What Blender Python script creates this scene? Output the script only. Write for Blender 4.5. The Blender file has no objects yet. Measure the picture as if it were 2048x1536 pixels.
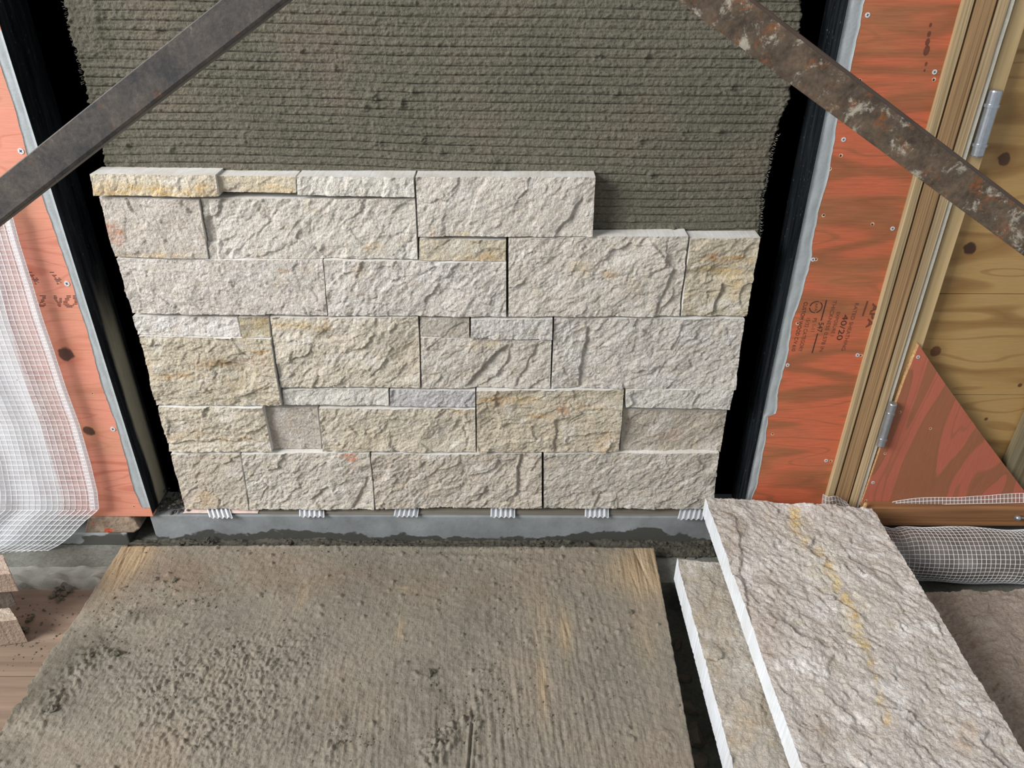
import bpy, bmesh, math, random
import numpy as np
from mathutils import Vector, Matrix

random.seed(7)
scene = bpy.context.scene
COL = scene.collection

# ------------------------------------------------------------------ camera
FPX, CX, CY = 1539.0, 1024.0, 768.0
PITCH, ROLL = math.radians(31.3), math.radians(0.22)
CAM = Vector((0.0, -1.183, 1.09))
ROT = Matrix.Rotation(math.pi / 2 - PITCH, 3, 'X') @ Matrix.Rotation(ROLL, 3, 'Z')
cam_data = bpy.data.cameras.new('camera')
cam_data.sensor_width = 36.0
cam_data.lens = FPX / 2048.0 * 36.0
cam_data.clip_start = 0.02
cam_ob = bpy.data.objects.new('camera', cam_data)
cam_ob.matrix_world = Matrix.Translation(CAM) @ ROT.to_4x4()
COL.objects.link(cam_ob)
scene.camera = cam_ob

# ------------------------------------------------------------------ light
world = bpy.data.worlds.new('overcast_daylight')
scene.world = world
world.use_nodes = True
world.node_tree.nodes['Background'].inputs[0].default_value = (0.93, 0.97, 1.0, 1)
world.node_tree.nodes['Background'].inputs[1].default_value = 0.50


def area_light(name, loc, target, sx, sy, power, color):
    l = bpy.data.lights.new(name, 'AREA')
    l.shape = 'RECTANGLE'
    l.size, l.size_y = sx, sy
    l.energy = power
    l.color = color
    o = bpy.data.objects.new(name, l)
    o.location = loc
    o.rotation_euler = (Vector(target) - Vector(loc)).to_track_quat('-Z', 'Y').to_euler()
    COL.objects.link(o)
    return o


area_light('daylight_opening', (-3.4, -2.1, 2.7), (0.1, -0.1, 0.4), 2.0, 2.0, 330.0, (1.0, 0.99, 0.975))

vs = scene.view_settings
vs.view_transform = 'Standard'
vs.look = 'None'
vs.exposure = -0.10
vs.gamma = 1.0
vs.use_curve_mapping = False


# ------------------------------------------------------------------ helpers
def ray(px, py):
    return ROT @ Vector(((px - CX) / FPX, -(py - CY) / FPX, -1.0))


def W(px, py, Y=0.0):
    """point of the vertical plane y = Y met in the direction of a photograph pixel"""
    d = ray(px, py)
    return CAM + d * ((Y - CAM.y) / d.y)


def G(px, py, Z=0.0):
    """point of the horizontal plane z = Z met in the direction of a photograph pixel"""
    d = ray(px, py)
    return CAM + d * ((Z - CAM.z) / d.z)


def project(P):
    """photograph pixels of an (..., 3) array of world points"""
    q = (np.asarray(P, dtype=float) - np.array(CAM)) @ np.array(ROT)
    return CX + FPX * q[..., 0] / -q[..., 2], CY - FPX * q[..., 1] / -q[..., 2]


def lin(c):
    out = []
    for v in c[:3]:
        v = v / 255.0
        out.append(v / 12.92 if v <= 0.04045 else ((v + 0.055) / 1.055) ** 2.4)
    return out


def C(r, g, b):
    return (*lin((r, g, b)), 1.0)


def tag(o, label=None, cat=None, group=None, kind=None):
    if label: o['label'] = label
    if cat: o['category'] = cat
    if group: o['group'] = group
    if kind or cat: o['kind'] = kind or 'thing'
    return o


def adopt(o, parent):
    if parent is not None:
        o.parent = parent
        o.matrix_parent_inverse = Matrix.Translation(parent.location).inverted()
    return o


def empty(name, loc):
    o = bpy.data.objects.new(name, None)
    o.location = loc
    o.empty_display_size = 0.03
    COL.objects.link(o)
    return o


def link(name, me, parent=None):
    o = bpy.data.objects.new(name, me)
    COL.objects.link(o)
    return adopt(o, parent)


def np_mesh(name, V, quads, mats, midx=None, cols=None, smooth=True, tris=None, ngons=None):
    """mesh from numpy arrays; quads (M,4), tris (K,3), ngons list of index arrays"""
    V = np.asarray(V, dtype=np.float32)
    parts, tot = [], []
    if quads is not None and len(quads):
        parts.append(np.asarray(quads, dtype=np.int32).ravel()); tot += [4] * len(quads)
    if tris is not None and len(tris):
        parts.append(np.asarray(tris, dtype=np.int32).ravel()); tot += [3] * len(tris)
    for n in (ngons or []):
        parts.append(np.asarray(n, dtype=np.int32)); tot.append(len(n))
    loops = np.concatenate(parts)
    tot = np.asarray(tot, dtype=np.int32)
    start = np.concatenate([[0], np.cumsum(tot)[:-1]]).astype(np.int32)
    me = bpy.data.meshes.new(name)
    me.vertices.add(len(V)); me.vertices.foreach_set('co', V.ravel())
    me.loops.add(len(loops)); me.loops.foreach_set('vertex_index', loops)
    me.polygons.add(len(tot)); me.polygons.foreach_set('loop_start', start)
    for m in mats: me.materials.append(m)
    if midx is not None:
        me.polygons.foreach_set('material_index', np.asarray(midx, dtype=np.int32))
    me.update(calc_edges=True)
    sm = np.full(len(tot), bool(smooth)) if np.isscalar(smooth) else np.asarray(smooth, dtype=bool)
    me.polygons.foreach_set('use_smooth', sm)
    if cols is not None:
        at = me.attributes.new('col', 'FLOAT_COLOR', 'POINT')
        c4 = np.ones((len(V), 4), dtype=np.float32); c4[:, :cols.shape[1]] = cols
        at.data.foreach_set('color', c4.ravel())
    me.validate()
    return me


class MB:
    """collects boxes, prisms and tubes into one mesh"""
    def __init__(s): s.v, s.f, s.m = [], [], []

    def add(s, verts, faces, m=0):
        b = len(s.v)
        s.v += [tuple(p) for p in verts]
        s.f += [tuple(i + b for i in f) for f in faces]
        s.m += [m] * len(faces)
        return s

    def box(s, lo, hi, m=0):
        x0, y0, z0 = lo; x1, y1, z1 = hi
        return s.add([(x0, y0, z0), (x1, y0, z0), (x1, y1, z0), (x0, y1, z0), (x0, y0, z1), (x1, y0, z1), (x1, y1, z1), (x0, y1, z1)],
                     [(3, 2, 1, 0), (4, 5, 6, 7), (0, 1, 5, 4), (1, 2, 6, 5), (2, 3, 7, 6), (3, 0, 4, 7)], m)

    def prism(s, poly, off, m=0, mside=None):
        """poly: 3-D points (counter-clockwise seen from the front), off: vector to the back"""
        n = len(poly); off = Vector(off)
        front = [Vector(p) for p in poly]; back = [p + off for p in front]
        s.add(front + back, [tuple(range(n)), tuple(range(2 * n - 1, n - 1, -1))], m)
        s.add(front + back, [(i, i + n, (i + 1) % n + n, (i + 1) % n) for i in range(n)], m if mside is None else mside)
        return s

    def tube(s, pts, r, sides=3, m=0, caps=True):
        pts = [Vector(p) for p in pts]
        n = len(pts); verts, faces = [], []
        for i, p in enumerate(pts):
            t = (pts[min(i + 1, n - 1)] - pts[max(i - 1, 0)])
            if t.length < 1e-9: t = Vector((0, 0, 1))
            t.normalize()
            a = t.cross(Vector((0.31, 0.2, 0.93)))
            if a.length < 1e-3: a = t.cross(Vector((1, 0, 0)))
            a.normalize(); b = t.cross(a)
            rr = r[i] if hasattr(r, '__len__') else r
            for k in range(sides):
                an = 2 * math.pi * k / sides
                verts.append(p + (a * math.cos(an) + b * math.sin(an)) * rr)
        for i in range(n - 1):
            for k in range(sides):
                k2 = (k + 1) % sides
                faces.append((i * sides + k, i * sides + k2, (i + 1) * sides + k2, (i + 1) * sides + k))
        if caps:
            faces.append(tuple(range(sides - 1, -1, -1)))
            faces.append(tuple((n - 1) * sides + k for k in range(sides)))
        return s.add(verts, faces, m)

    def mesh(s, name, mats, smooth=False, bevel=0.0, seg=2):
        me = bpy.data.meshes.new(name)
        me.from_pydata(s.v, [], s.f)
        for m in mats: me.materials.append(m)
        me.polygons.foreach_set('material_index', s.m)
        bm = bmesh.new(); bm.from_mesh(me)
        bmesh.ops.remove_doubles(bm, verts=bm.verts, dist=1e-6)
        bmesh.ops.recalc_face_normals(bm, faces=bm.faces)
        if bevel > 0:
            ed = [e for e in bm.edges if len(e.link_faces) == 2 and e.calc_face_angle(0) > 0.5]
            bmesh.ops.bevel(bm, geom=ed, offset=bevel, segments=seg, profile=0.6, affect='EDGES', clamp_overlap=True)
        bm.to_mesh(me); bm.free()
        if smooth:
            me.polygons.foreach_set('use_smooth', [True] * len(me.polygons))
        me.update()
        return me

    def build(s, name, mats, parent=None, **k):
        if not isinstance(mats, (list, tuple)): mats = [mats]
        return link(name, s.mesh(name, mats, **k), parent)


# ---- vectorised noise
def _hash(ix, iy, seed):
    h = (ix.astype(np.int64) * 374761393 + iy.astype(np.int64) * 668265263 + seed * 1442695041) & 0xffffffff
    h = ((h ^ (h >> 13)) * 1274126177) & 0xffffffff
    h = ((h ^ (h >> 16)) * 2246822519) & 0xffffffff
    return ((h ^ (h >> 15)) & 0xffffff) / float(0x1000000)


def perlin(x, y, seed=0):
    x = np.asarray(x, dtype=np.float64); y = np.asarray(y, dtype=np.float64)
    ix = np.floor(x).astype(np.int64); iy = np.floor(y).astype(np.int64)
    fx, fy = x - ix, y - iy
    u = fx * fx * fx * (fx * (fx * 6 - 15) + 10); v = fy * fy * fy * (fy * (fy * 6 - 15) + 10)

    def g(ox, oy):
        a = _hash(ix + ox, iy + oy, seed) * (2 * math.pi)
        return np.cos(a) * (fx - ox) + np.sin(a) * (fy - oy)
    n0 = g(0, 0) * (1 - u) + g(1, 0) * u
    n1 = g(0, 1) * (1 - u) + g(1, 1) * u
    return (n0 * (1 - v) + n1 * v) * 1.5


def fbm(x, y, octaves=4, seed=0, gain=0.5):
    s, a, n = 0.0, 1.0, 0.0
    for o in range(octaves):
        s = s + a * perlin(x * 2 ** o + 17.3 * o, y * 2 ** o - 9.1 * o, seed + o * 31)
        n += a; a *= gain
    return s / n


def ridged(x, y, octaves=3, seed=0):
    s, a = 0.0, 1.0
    for o in range(octaves):
        s = s + a * (1 - np.abs(perlin(x * 2 ** o, y * 2 ** o, seed + o * 17)) * 2)
        a *= 0.5
    return s / 1.75


def worley(x, y, seed=0):
    ix = np.floor(x).astype(np.int64); iy = np.floor(y).astype(np.int64)
    F1 = np.full(x.shape, 9.0); F2 = np.full(x.shape, 9.0)
    bx = np.zeros(x.shape); by = np.zeros(x.shape); idv = np.zeros(x.shape); id2 = np.zeros(x.shape)
    for oy in (-1, 0, 1):
        for ox in (-1, 0, 1):
            cx, cy = ix + ox, iy + oy
            dx = cx + _hash(cx, cy, seed) - x; dy = cy + _hash(cx, cy, seed + 5) - y
            d = np.sqrt(dx * dx + dy * dy)
            near = d < F1
            F2 = np.where(near, F1, np.minimum(F2, d))
            F1 = np.where(near, d, F1)
            bx = np.where(near, -dx, bx); by = np.where(near, -dy, by)
            idv = np.where(near, _hash(cx, cy, seed + 11), idv); id2 = np.where(near, _hash(cx, cy, seed + 23), id2)
    return F1, F2, idv, id2, bx, by


def smooth01(a, b, x):
    t = np.clip((x - a) / (b - a), 0, 1)
    return t * t * (3 - 2 * t)


def grid_quads(nu, nv, off=0):
    i = np.arange(nu - 1)[None, :]; j = np.arange(nv - 1)[:, None]
    a = (j * nu + i + off).ravel()
    return np.stack([a, a + 1, a + 1 + nu, a + nu], axis=1)


# ---- materials
def N(nt, typ, ins=None, **props):
    n = nt.nodes.new(typ)
    for k, v in props.items(): setattr(n, k, v)
    for k, v in (ins or {}).items():
        if isinstance(v, bpy.types.NodeSocket): nt.links.new(v, n.inputs[k])
        else: n.inputs[k].default_value = v
    return n


def new_mat(name, rough=0.8, **ins):
    m = bpy.data.materials.new(name)
    m.use_nodes = True
    nt = m.node_tree
    b = nt.nodes['Principled BSDF']
    b.inputs['Roughness'].default_value = rough
    for k, v in ins.items(): b.inputs[k].default_value = v
    return m, nt, b


def coords(nt, scale=(1, 1, 1), rot=(0, 0, 0), loc=(0, 0, 0)):
    tc = N(nt, 'ShaderNodeTexCoord')
    mp = N(nt, 'ShaderNodeMapping', {'Vector': tc.outputs['Object'], 'Scale': scale, 'Rotation': rot, 'Location': loc})
    return mp.outputs['Vector']


def noise(nt, vec, scale, detail=4.0, rough=0.55, dist=0.0):
    return N(nt, 'ShaderNodeTexNoise', {'Vector': vec, 'Scale': scale, 'Detail': detail, 'Roughness': rough, 'Distortion': dist}).outputs['Fac']


def ramp(nt, fac, stops, interp='LINEAR'):
    n = N(nt, 'ShaderNodeValToRGB', {'Fac': fac})
    n.color_ramp.interpolation = interp
    el = n.color_ramp.elements
    while len(el) < len(stops): el.new(0.5)
    for e, (p, c) in zip(el, stops):
        e.position = p
        e.color = c if len(c) == 4 else (*c, 1)
    return n.outputs['Color']


def mth(nt, op, a, b=0.0, clamp=False):
    n = nt.nodes.new('ShaderNodeMath'); n.operation = op; n.use_clamp = clamp
    for k, v in ((0, a), (1, b)):
        if isinstance(v, bpy.types.NodeSocket): nt.links.new(v, n.inputs[k])
        else: n.inputs[k].default_value = v
    return n.outputs[0]


def mix(nt, fac, a, b, mode='MIX'):
    n = nt.nodes.new('ShaderNodeMix'); n.data_type = 'RGBA'; n.blend_type = mode
    for k, v in ((0, fac), (6, a), (7, b)):
        if isinstance(v, bpy.types.NodeSocket): nt.links.new(v, n.inputs[k])
        else: n.inputs[k].default_value = v
    return n.outputs[2]


def bump(nt, b, h, strength=0.4, dist=0.002, prev=None):
    n = N(nt, 'ShaderNodeBump', {'Height': h, 'Strength': strength, 'Distance': dist})
    if prev is not None: nt.links.new(prev, n.inputs['Normal'])
    nt.links.new(n.outputs['Normal'], b.inputs['Normal'])
    return n.outputs['Normal']


def band(nt, fac, lo, hi):
    n = N(nt, 'ShaderNodeMapRange', {'Value': fac, 'From Min': lo, 'From Max': hi, 'To Min': 0.0, 'To Max': 1.0})
    n.interpolation_type = 'SMOOTHSTEP'
    return n.outputs['Result']


def BW(v): return (v, v, v, 1)


def stone_material():
    m, nt, b = new_mat('split_stone', 0.88)
    at = N(nt, 'ShaderNodeAttribute', attribute_name='col').outputs['Color']
    v = coords(nt)
    f = noise(nt, v, 260, 5, 0.65)
    c = mix(nt, 1.0, at, ramp(nt, f, [(0.28, BW(0.70)), (0.5, BW(1.0)), (0.75, BW(1.16))]), 'MULTIPLY')
    nt.links.new(c, b.inputs['Base Color'])
    h = mth(nt, 'ADD', noise(nt, v, 330, 7, 0.66), mth(nt, 'MULTIPLY', noise(nt, v, 120, 4, 0.6, 0.6), 1.2))
    bump(nt, b, h, 1.0, 0.0030)
    b.inputs['Specular IOR Level'].default_value = 0.25
    return m


def sawn_material(name='sawn_stone', k=0, pal=None):
    m, nt, b = new_mat(name, 0.62)
    v = coords(nt)
    pal = pal or ((206, 199, 189), (222, 220, 216), (230, 229, 228))
    c = ramp(nt, noise(nt, v, 22, 5, 0.6, 0.5), [(0.3, C(*pal[0])), (0.55, C(*pal[1])), (0.75, C(*pal[2]))])
    nt.links.new(c, b.inputs['Base Color'])
    bump(nt, b, noise(nt, v, 500, 3), 0.15, 0.0006)
    return m


M_STONE = stone_material()
M_SAWN = sawn_material()
M_SAWN_SLAB = sawn_material('sawn_slab_edge', 0, ((204, 207, 208), (216, 221, 227), (222, 226, 232)))


def mortar_material(name, dry=0.0):
    m, nt, b = new_mat(name, 0.8)
    v = coords(nt)
    big = noise(nt, v, 7, 4, 0.6)
    fine = noise(nt, v, 230, 6, 0.65)
    c = ramp(nt, big, [(0.3, C(103 + dry, 99 + dry, 86 + dry)), (0.5, C(113 + dry, 109 + dry, 95 + dry)), (0.7, C(122 + dry, 112 + dry, 98 + dry))])
    c = mix(nt, 1.0, c, ramp(nt, fine, [(0.3, BW(0.66)), (0.5, BW(1.0)), (0.75, BW(1.28))]), 'MULTIPLY')
    nt.links.new(c, b.inputs['Base Color'])
    h = mth(nt, 'ADD', fine, noise(nt, v, 110, 5, 0.6, 0.8))
    bump(nt, b, h, 1.0, 0.0042)
    b.inputs['Specular IOR Level'].default_value = 0.3
    return m


M_MORTAR = mortar_material('wet_mortar')
M_CRUMB = mortar_material('mortar_crumb', 4)


def plywood(name, pale, dark, stain, seed, axis_along='X', lines=26.0, stain_amt=0.6, knots=(), fres=(3.0, 16.0), rough=0.6, rot=0.0, fine=0.12, dark_w=(0.3, 0.9)):
    """contour-grain plywood; face in the x-z plane. axis_along: direction of the grain"""
    m, nt, b = new_mat(name, rough)
    sx, sz = (fres[0], fres[1]) if axis_along == 'X' else (fres[1], fres[0])
    v = coords(nt, (sx, 1.0, sz), (0, rot, 0), (seed * 3.1, 0, seed * 1.7))
    n0 = noise(nt, v, 1.0, 1.5, 0.4, 0.25)
    s = mth(nt, 'SINE', mth(nt, 'MULTIPLY', n0, lines))
    g = band(nt, s, dark_w[0], dark_w[1])
    vf = coords(nt, (22, 1, 420) if axis_along == 'X' else (420, 1, 22), (0, rot, 0))
    fib = noise(nt, vf, 1.0, 3, 0.6)
    v2 = coords(nt, (4, 4, 9) if axis_along == 'X' else (9, 4, 4), (0, rot, 0), (seed, seed, seed))
    patch = noise(nt, v2, 1.0, 4, 0.6)
    c = mix(nt, mth(nt, 'MULTIPLY', g, 0.75), pale, dark)
    s2 = mth(nt, 'SINE', mth(nt, 'MULTIPLY', n0, lines * 2.6))
    c = mix(nt, mth(nt, 'MULTIPLY', band(nt, s2, 0.82, 1.0), 0.55), c, dark)
    c = mix(nt, mth(nt, 'MULTIPLY', band(nt, patch, 0.42, 0.66), stain_amt), c, stain)
    c = mix(nt, 1.0, c, ramp(nt, fib, [(0.3, BW(1 - fine)), (0.7, BW(1 + fine))]), 'MULTIPLY')
    tc = N(nt, 'ShaderNodeTexCoord').outputs['Object']
    wob = noise(nt, coords(nt), 60, 3)
    for (kx, kz, kr, kc, halo) in knots:
        sub = N(nt, 'ShaderNodeVectorMath', {0: tc, 1: (kx, 0, kz)}, operation='SUBTRACT').outputs[0]
        mul = N(nt, 'ShaderNodeVectorMath', {0: sub, 1: (1.0, 0.0, 1.0)}, operation='MULTIPLY').outputs[0]
        ln = N(nt, 'ShaderNodeVectorMath', {0: mul}, operation='LENGTH').outputs['Value']
        d = mth(nt, 'ADD', mth(nt, 'DIVIDE', ln, kr), mth(nt, 'MULTIPLY', mth(nt, 'SUBTRACT', wob, 0.5), 1.1))
        if halo:
            hl = mth(nt, 'SUBTRACT', 1.0, band(nt, d, 1.0, 2.6))
            c = mix(nt, mth(nt, 'MULTIPLY', hl, 0.45), c, halo)
        k = mth(nt, 'SUBTRACT', 1.0, band(nt, d, 0.75, 1.08))
        c = mix(nt, mth(nt, 'MULTIPLY', k, 0.92), c, kc)
    nt.links.new(c, b.inputs['Base Color'])
    bump(nt, b, mth(nt, 'ADD', fib, mth(nt, 'MULTIPLY', g, 0.4)), 0.25, 0.0012)
    return m


def timber(name, c1, c2, along='Z', seed=0.0, fibre=260, rough=0.7):
    m, nt, b = new_mat(name, rough)
    sc = {'X': (3, fibre, fibre), 'Y': (fibre, 3, fibre), 'Z': (fibre, fibre, 3)}[along]
    fib = noise(nt, coords(nt, sc, (0, 0, 0), (seed, seed, seed)), 1.0, 3, 0.6, 0.1)
    sc2 = tuple(s * 0.18 if s > 10 else s for s in sc)
    wide = noise(nt, coords(nt, sc2, (0, 0, 0), (seed * 2, 0, seed)), 1.0, 3, 0.5, 0.3)
    c = ramp(nt, fib, [(0.28, c2), (0.62, c1)])
    c = mix(nt, 1.0, c, ramp(nt, wide, [(0.3, BW(0.82)), (0.7, BW(1.12))]), 'MULTIPLY')
    nt.links.new(c, b.inputs['Base Color'])
    bump(nt, b, fib, 0.35, 0.0012)
    return m


def plain(name, c, rough=0.7, var=0.12, scale=40, bmp=0.2, bdist=0.001, metallic=0.0):
    m, nt, b = new_mat(name, rough)
    v = coords(nt)
    f = noise(nt, v, scale, 5, 0.6)
    nt.links.new(mix(nt, 1.0, c, ramp(nt, f, [(0.3, BW(1 - var)), (0.7, BW(1 + var))]), 'MULTIPLY'), b.inputs['Base Color'])
    b.inputs['Metallic'].default_value = metallic
    if bmp: bump(nt, b, noise(nt, v, scale * 4, 5), bmp, bdist)
    return m


def black_paint(name='black_waterproofing', painted_sheen=False):
    m, nt, b = new_mat(name, 0.32)
    v = coords(nt, (90, 90, 7))
    st = noise(nt, v, 1.0, 5, 0.65, 0.3)
    sp = noise(nt, coords(nt, (520, 520, 130)), 1.0, 2, 0.5)
    c = ramp(nt, st, [(0.35, C(14, 17, 21)), (0.7, C(38, 43, 47))])
    c = mix(nt, band(nt, sp, 0.70, 0.76), c, C(120, 124, 124))
    if painted_sheen:  # glossy reflection on the reveal, painted as a greyish patch low down
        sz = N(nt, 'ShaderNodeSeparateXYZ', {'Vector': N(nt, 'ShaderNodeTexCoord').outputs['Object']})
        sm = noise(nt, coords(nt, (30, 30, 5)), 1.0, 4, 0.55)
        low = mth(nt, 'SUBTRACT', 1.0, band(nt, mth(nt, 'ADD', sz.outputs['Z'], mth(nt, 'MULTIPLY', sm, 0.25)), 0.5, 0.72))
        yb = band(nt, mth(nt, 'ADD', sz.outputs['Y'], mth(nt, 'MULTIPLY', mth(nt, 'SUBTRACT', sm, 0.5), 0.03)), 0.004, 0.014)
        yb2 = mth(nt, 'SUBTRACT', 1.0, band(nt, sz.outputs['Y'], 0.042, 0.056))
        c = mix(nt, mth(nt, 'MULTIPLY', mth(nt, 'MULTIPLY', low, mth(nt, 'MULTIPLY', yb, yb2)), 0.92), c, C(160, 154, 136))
    nt.links.new(c, b.inputs['Base Color'])
    nt.links.new(ramp(nt, st, [(0.35, BW(0.24)), (0.7, BW(0.5))]), b.inputs['Roughness'])
    bump(nt, b, st, 0.5, 0.002)
    b.inputs['Specular IOR Level'].default_value = 0.35
    return m


M_BLACK = black_paint()
M_BLACK_SHEEN = black_paint('sheen_painted_reveal', True)
M_GREY_SEAL = plain('grey_sealant', C(160, 166, 168), 0.55, 0.08, 60, 0.35, 0.0012)


def rust_material(name, seed, pale_amt, rust_amt, base1, base2, flange):
    m, nt, b = new_mat(name, 0.62)
    v = coords(nt, (1, 1, 1), (0, 0, 0), (seed, seed, seed))
    n1 = noise(nt, v, 34, 8, 0.72, 0.3)
    n2 = noise(nt, coords(nt, (1, 1, 1), (0, 0, 0), (seed + 5, seed, 2)), 52, 9, 0.78, 0.3)
    n3 = noise(nt, coords(nt, (1, 1, 1), (0, 0, 0), (seed, seed + 9, 4)), 46, 9, 0.78, 0.3)
    n4 = noise(nt, v, 240, 4, 0.6)
    c = ramp(nt, n1, [(0.36, base1), (0.62, base2)])
    c = mix(nt, mth(nt, 'MULTIPLY', band(nt, n2, 0.60 - rust_amt, 0.74 - rust_amt), 0.8), c, C(142, 86, 46))
    c = mix(nt, mth(nt, 'MULTIPLY', band(nt, n3, 0.68 - pale_amt, 0.78 - pale_amt), 0.85), c, C(184, 176, 160))
    c = mix(nt, 1.0, c, ramp(nt, n4, [(0.3, BW(0.72)), (0.7, BW(1.2))]), 'MULTIPLY')
    sc = noise(nt, coords(nt, (600, 1, 18), (0, 0.7, 0)), 1.0, 2)
    c = mix(nt, mth(nt, 'MULTIPLY', band(nt, sc, 0.75, 0.8), 0.45), c, C(175, 165, 140))
    nt.links.new(c, b.inputs['Base Color'])
    b.inputs['Metallic'].default_value = 0.15
    bump(nt, b, mth(nt, 'ADD', n1, mth(nt, 'MULTIPLY', n4, 0.3)), 0.4, 0.002)
    return m


# ------------------------------------------------------------------ setting: floor, recessed black wall, curb
Y_PLY = -0.020      # face of the plywood sheets
Y_BACK = 0.062      # back of the recess
Y_BED = 0.027       # face of the mortar bed

def floor_material():
    m, nt, b = new_mat('dusty_concrete', 0.9)
    v = coords(nt)
    c = ramp(nt, noise(nt, v, 9, 6, 0.62), [(0.3, C(84, 82, 74)), (0.55, C(116, 116, 108)), (0.75, C(136, 138, 132))])
    c = mix(nt, 1.0, c, ramp(nt, noise(nt, v, 180, 5), [(0.3, BW(0.75)), (0.7, BW(1.15))]), 'MULTIPLY')
    nt.links.new(c, b.inputs['Base Color'])
    bump(nt, b, noise(nt, v, 120, 6), 0.5, 0.003)
    return m


M_FLOOR = floor_material()
XT0, XT1, YT0, YT1 = G(1330, 1200, 0).x - 0.05, G(1330, 1200, 0).x + 0.10, -0.95, G(1330, 1165, 0).y  # trench added to the floor to darken the gap beside the board
fm = MB()
for x0_, x1_, y0_, y1_, zt in ((-2.2, XT0, -1.9, 0.3, 0.0), (XT1, 2.2, -1.9, 0.3, 0.0), (XT0, XT1, -1.9, YT0, 0.0), (XT0, XT1, YT1, 0.3, 0.0), (XT0, XT1, YT0, YT1, -0.075)):
    fm.box((x0_, y0_, -0.12), (x1_, y1_, zt))
tag(fm.build('floor', M_FLOOR), 'dusty grey concrete floor under the boards and slabs', None, None, 'structure')

# edges of the opening, on the plywood face
LT, LB = W(0, 40, Y_PLY), W(304, 1033, Y_PLY)
RT, RB = W(1706, 0, Y_PLY), W(1488, 985, Y_PLY)
XL = (LT.x + LB.x) / 2
XR = (RT.x + RB.x) / 2
ZTOP = 1.95
ZPLY = LB.z
wb = MB()
wb.add([(XL, Y_BACK, 0), (XR, Y_BACK, 0), (XR, Y_BACK, ZTOP), (XL, Y_BACK, ZTOP)], [(0, 1, 2, 3)])
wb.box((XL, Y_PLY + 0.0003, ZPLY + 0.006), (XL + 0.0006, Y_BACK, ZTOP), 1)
wb.box((XR - 0.0006, Y_PLY + 0.0003, 0.07), (XR, Y_BACK, ZTOP))
wb.box((XL - 0.6, Y_BACK, 0.0), (XR + 0.9, Y_BACK + 0.05, ZTOP))
tag(wb.build('wall_back', [M_BLACK, M_BLACK_SHEEN]), 'recessed back wall and reveals coated in black waterproofing', None, None, 'structure')

# curb under the stones and the slim strip on top of it
def curb_material():
    m, nt, b = new_mat('painted_concrete_curb', 0.55)
    v = coords(nt)
    c = ramp(nt, noise(nt, v, 14, 5, 0.6), [(0.3, C(118, 121, 122)), (0.6, C(140, 144, 146)), (0.8, C(152, 156, 158))])
    tc = N(nt, 'ShaderNodeTexCoord').outputs['Object']
    sep = N(nt, 'ShaderNodeSeparateXYZ', {'Vector': tc})
    wv = noise(nt, coords(nt, (6, 1, 9)), 1.0, 5, 0.62)
    edge = mth(nt, 'SUBTRACT', sep.outputs['Z'], mth(nt, 'MULTIPLY', mth(nt, 'SUBTRACT', wv, 0.42), 0.13))
    wet = mth(nt, 'SUBTRACT', 1.0, band(nt, edge, 0.008, 0.012))
    c = mix(nt, wet, c, C(74, 74, 70))
    sp = noise(nt, coords(nt, (300, 300, 300)), 1.0, 3)
    c = mix(nt, mth(nt, 'MULTIPLY', band(nt, sp, 0.68, 0.72), 0.6), c, C(70, 70, 66))
    nt.links.new(c, b.inputs['Base Color'])
    bump(nt, b, noise(nt, v, 140, 5), 0.3, 0.0015)
    return m


M_CURB = curb_material()
tag(MB().box((XL - 0.012, -0.012, 0.0), (XR + 0.6, Y_BACK, 0.069)).build('trim_1', M_CURB, bevel=0.002), 'smooth grey concrete curb under the stone courses', None, None, 'structure')
M_STRIP = timber('levelling_strip', C(128, 122, 110), C(104, 98, 88), 'X', 3.0)
M_STRIP2 = plain('pale_pink_strip', C(222, 200, 192), 0.5, 0.12, 90, 0.1)
tag(MB().box((W(372, 1028).x, -0.007, 0.0692), (XR - 0.004, 0.03, 0.0725)).build('trim_2', M_STRIP, bevel=0.0006), 'thin wooden levelling strip between curb and lowest stones', None, None, 'structure')
strip = tag(MB().box((W(372, 1028).x, -0.0095, 0.0726), (W(520, 1028).x, 0.02, 0.0738)).build('packing_strip', M_STRIP2, bevel=0.0004),
            'thin pale pink packing strip under the bottom left stone', 'strip')


# ------------------------------------------------------------------ mortar bed combed with a notched trowel
def poly_x(pts, z):
    """x on a world polyline [(x,z)...] at heights z"""
    p = sorted(pts, key=lambda q: q[1])
    return np.interp(z, [q[1] for q in p], [q[0] for q in p])


Lpx = [(112, -60), (122, 0), (136, 60), (150, 110), (162, 165), (170, 205), (190, 265), (198, 300), (205, 345), (235, 420), (300, 560), (400, 950)]
Rpx = [(1618, -60), (1612, 0), (1605, 60), (1592, 150), (1588, 190), (1568, 232), (1562, 262), (1548, 300), (1540, 345), (1528, 400), (1524, 470), (1480, 560), (1400, 950)]
Lw = [(W(a, b, Y_BED).x, W(a, b, Y_BED).z) for a, b in Lpx]
Rw = [(W(a, b, Y_BED).x, W(a, b, Y_BED).z) for a, b in Rpx]
z_hi = W(900, -60, Y_BED).z + 0.10
z_vis = W(900, 490, Y_BED).z
z_lo = 0.10
rows = np.concatenate([np.arange(z_lo, z_vis, 0.02), np.arange(z_vis, z_hi - 0.09, 0.00125), np.arange(z_hi - 0.09, z_hi + 0.20, 0.0026), np.arange(z_hi + 0.20, 1.9, 0.02)])
NU = 620
zz = rows[:, None] * np.ones((1, NU))
s = np.linspace(0, 1, NU)[None, :]
rag = lambda z, sd: 0.0045 * fbm(z * 60, z * 0 + 0.3, 4, sd) + 0.003 * perlin(z * 260, z * 0 + 0.7, sd + 3)
xl = poly_x(Lw, rows) + rag(rows, 3); xr = poly_x(Rw, rows) + rag(rows, 9)
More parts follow.
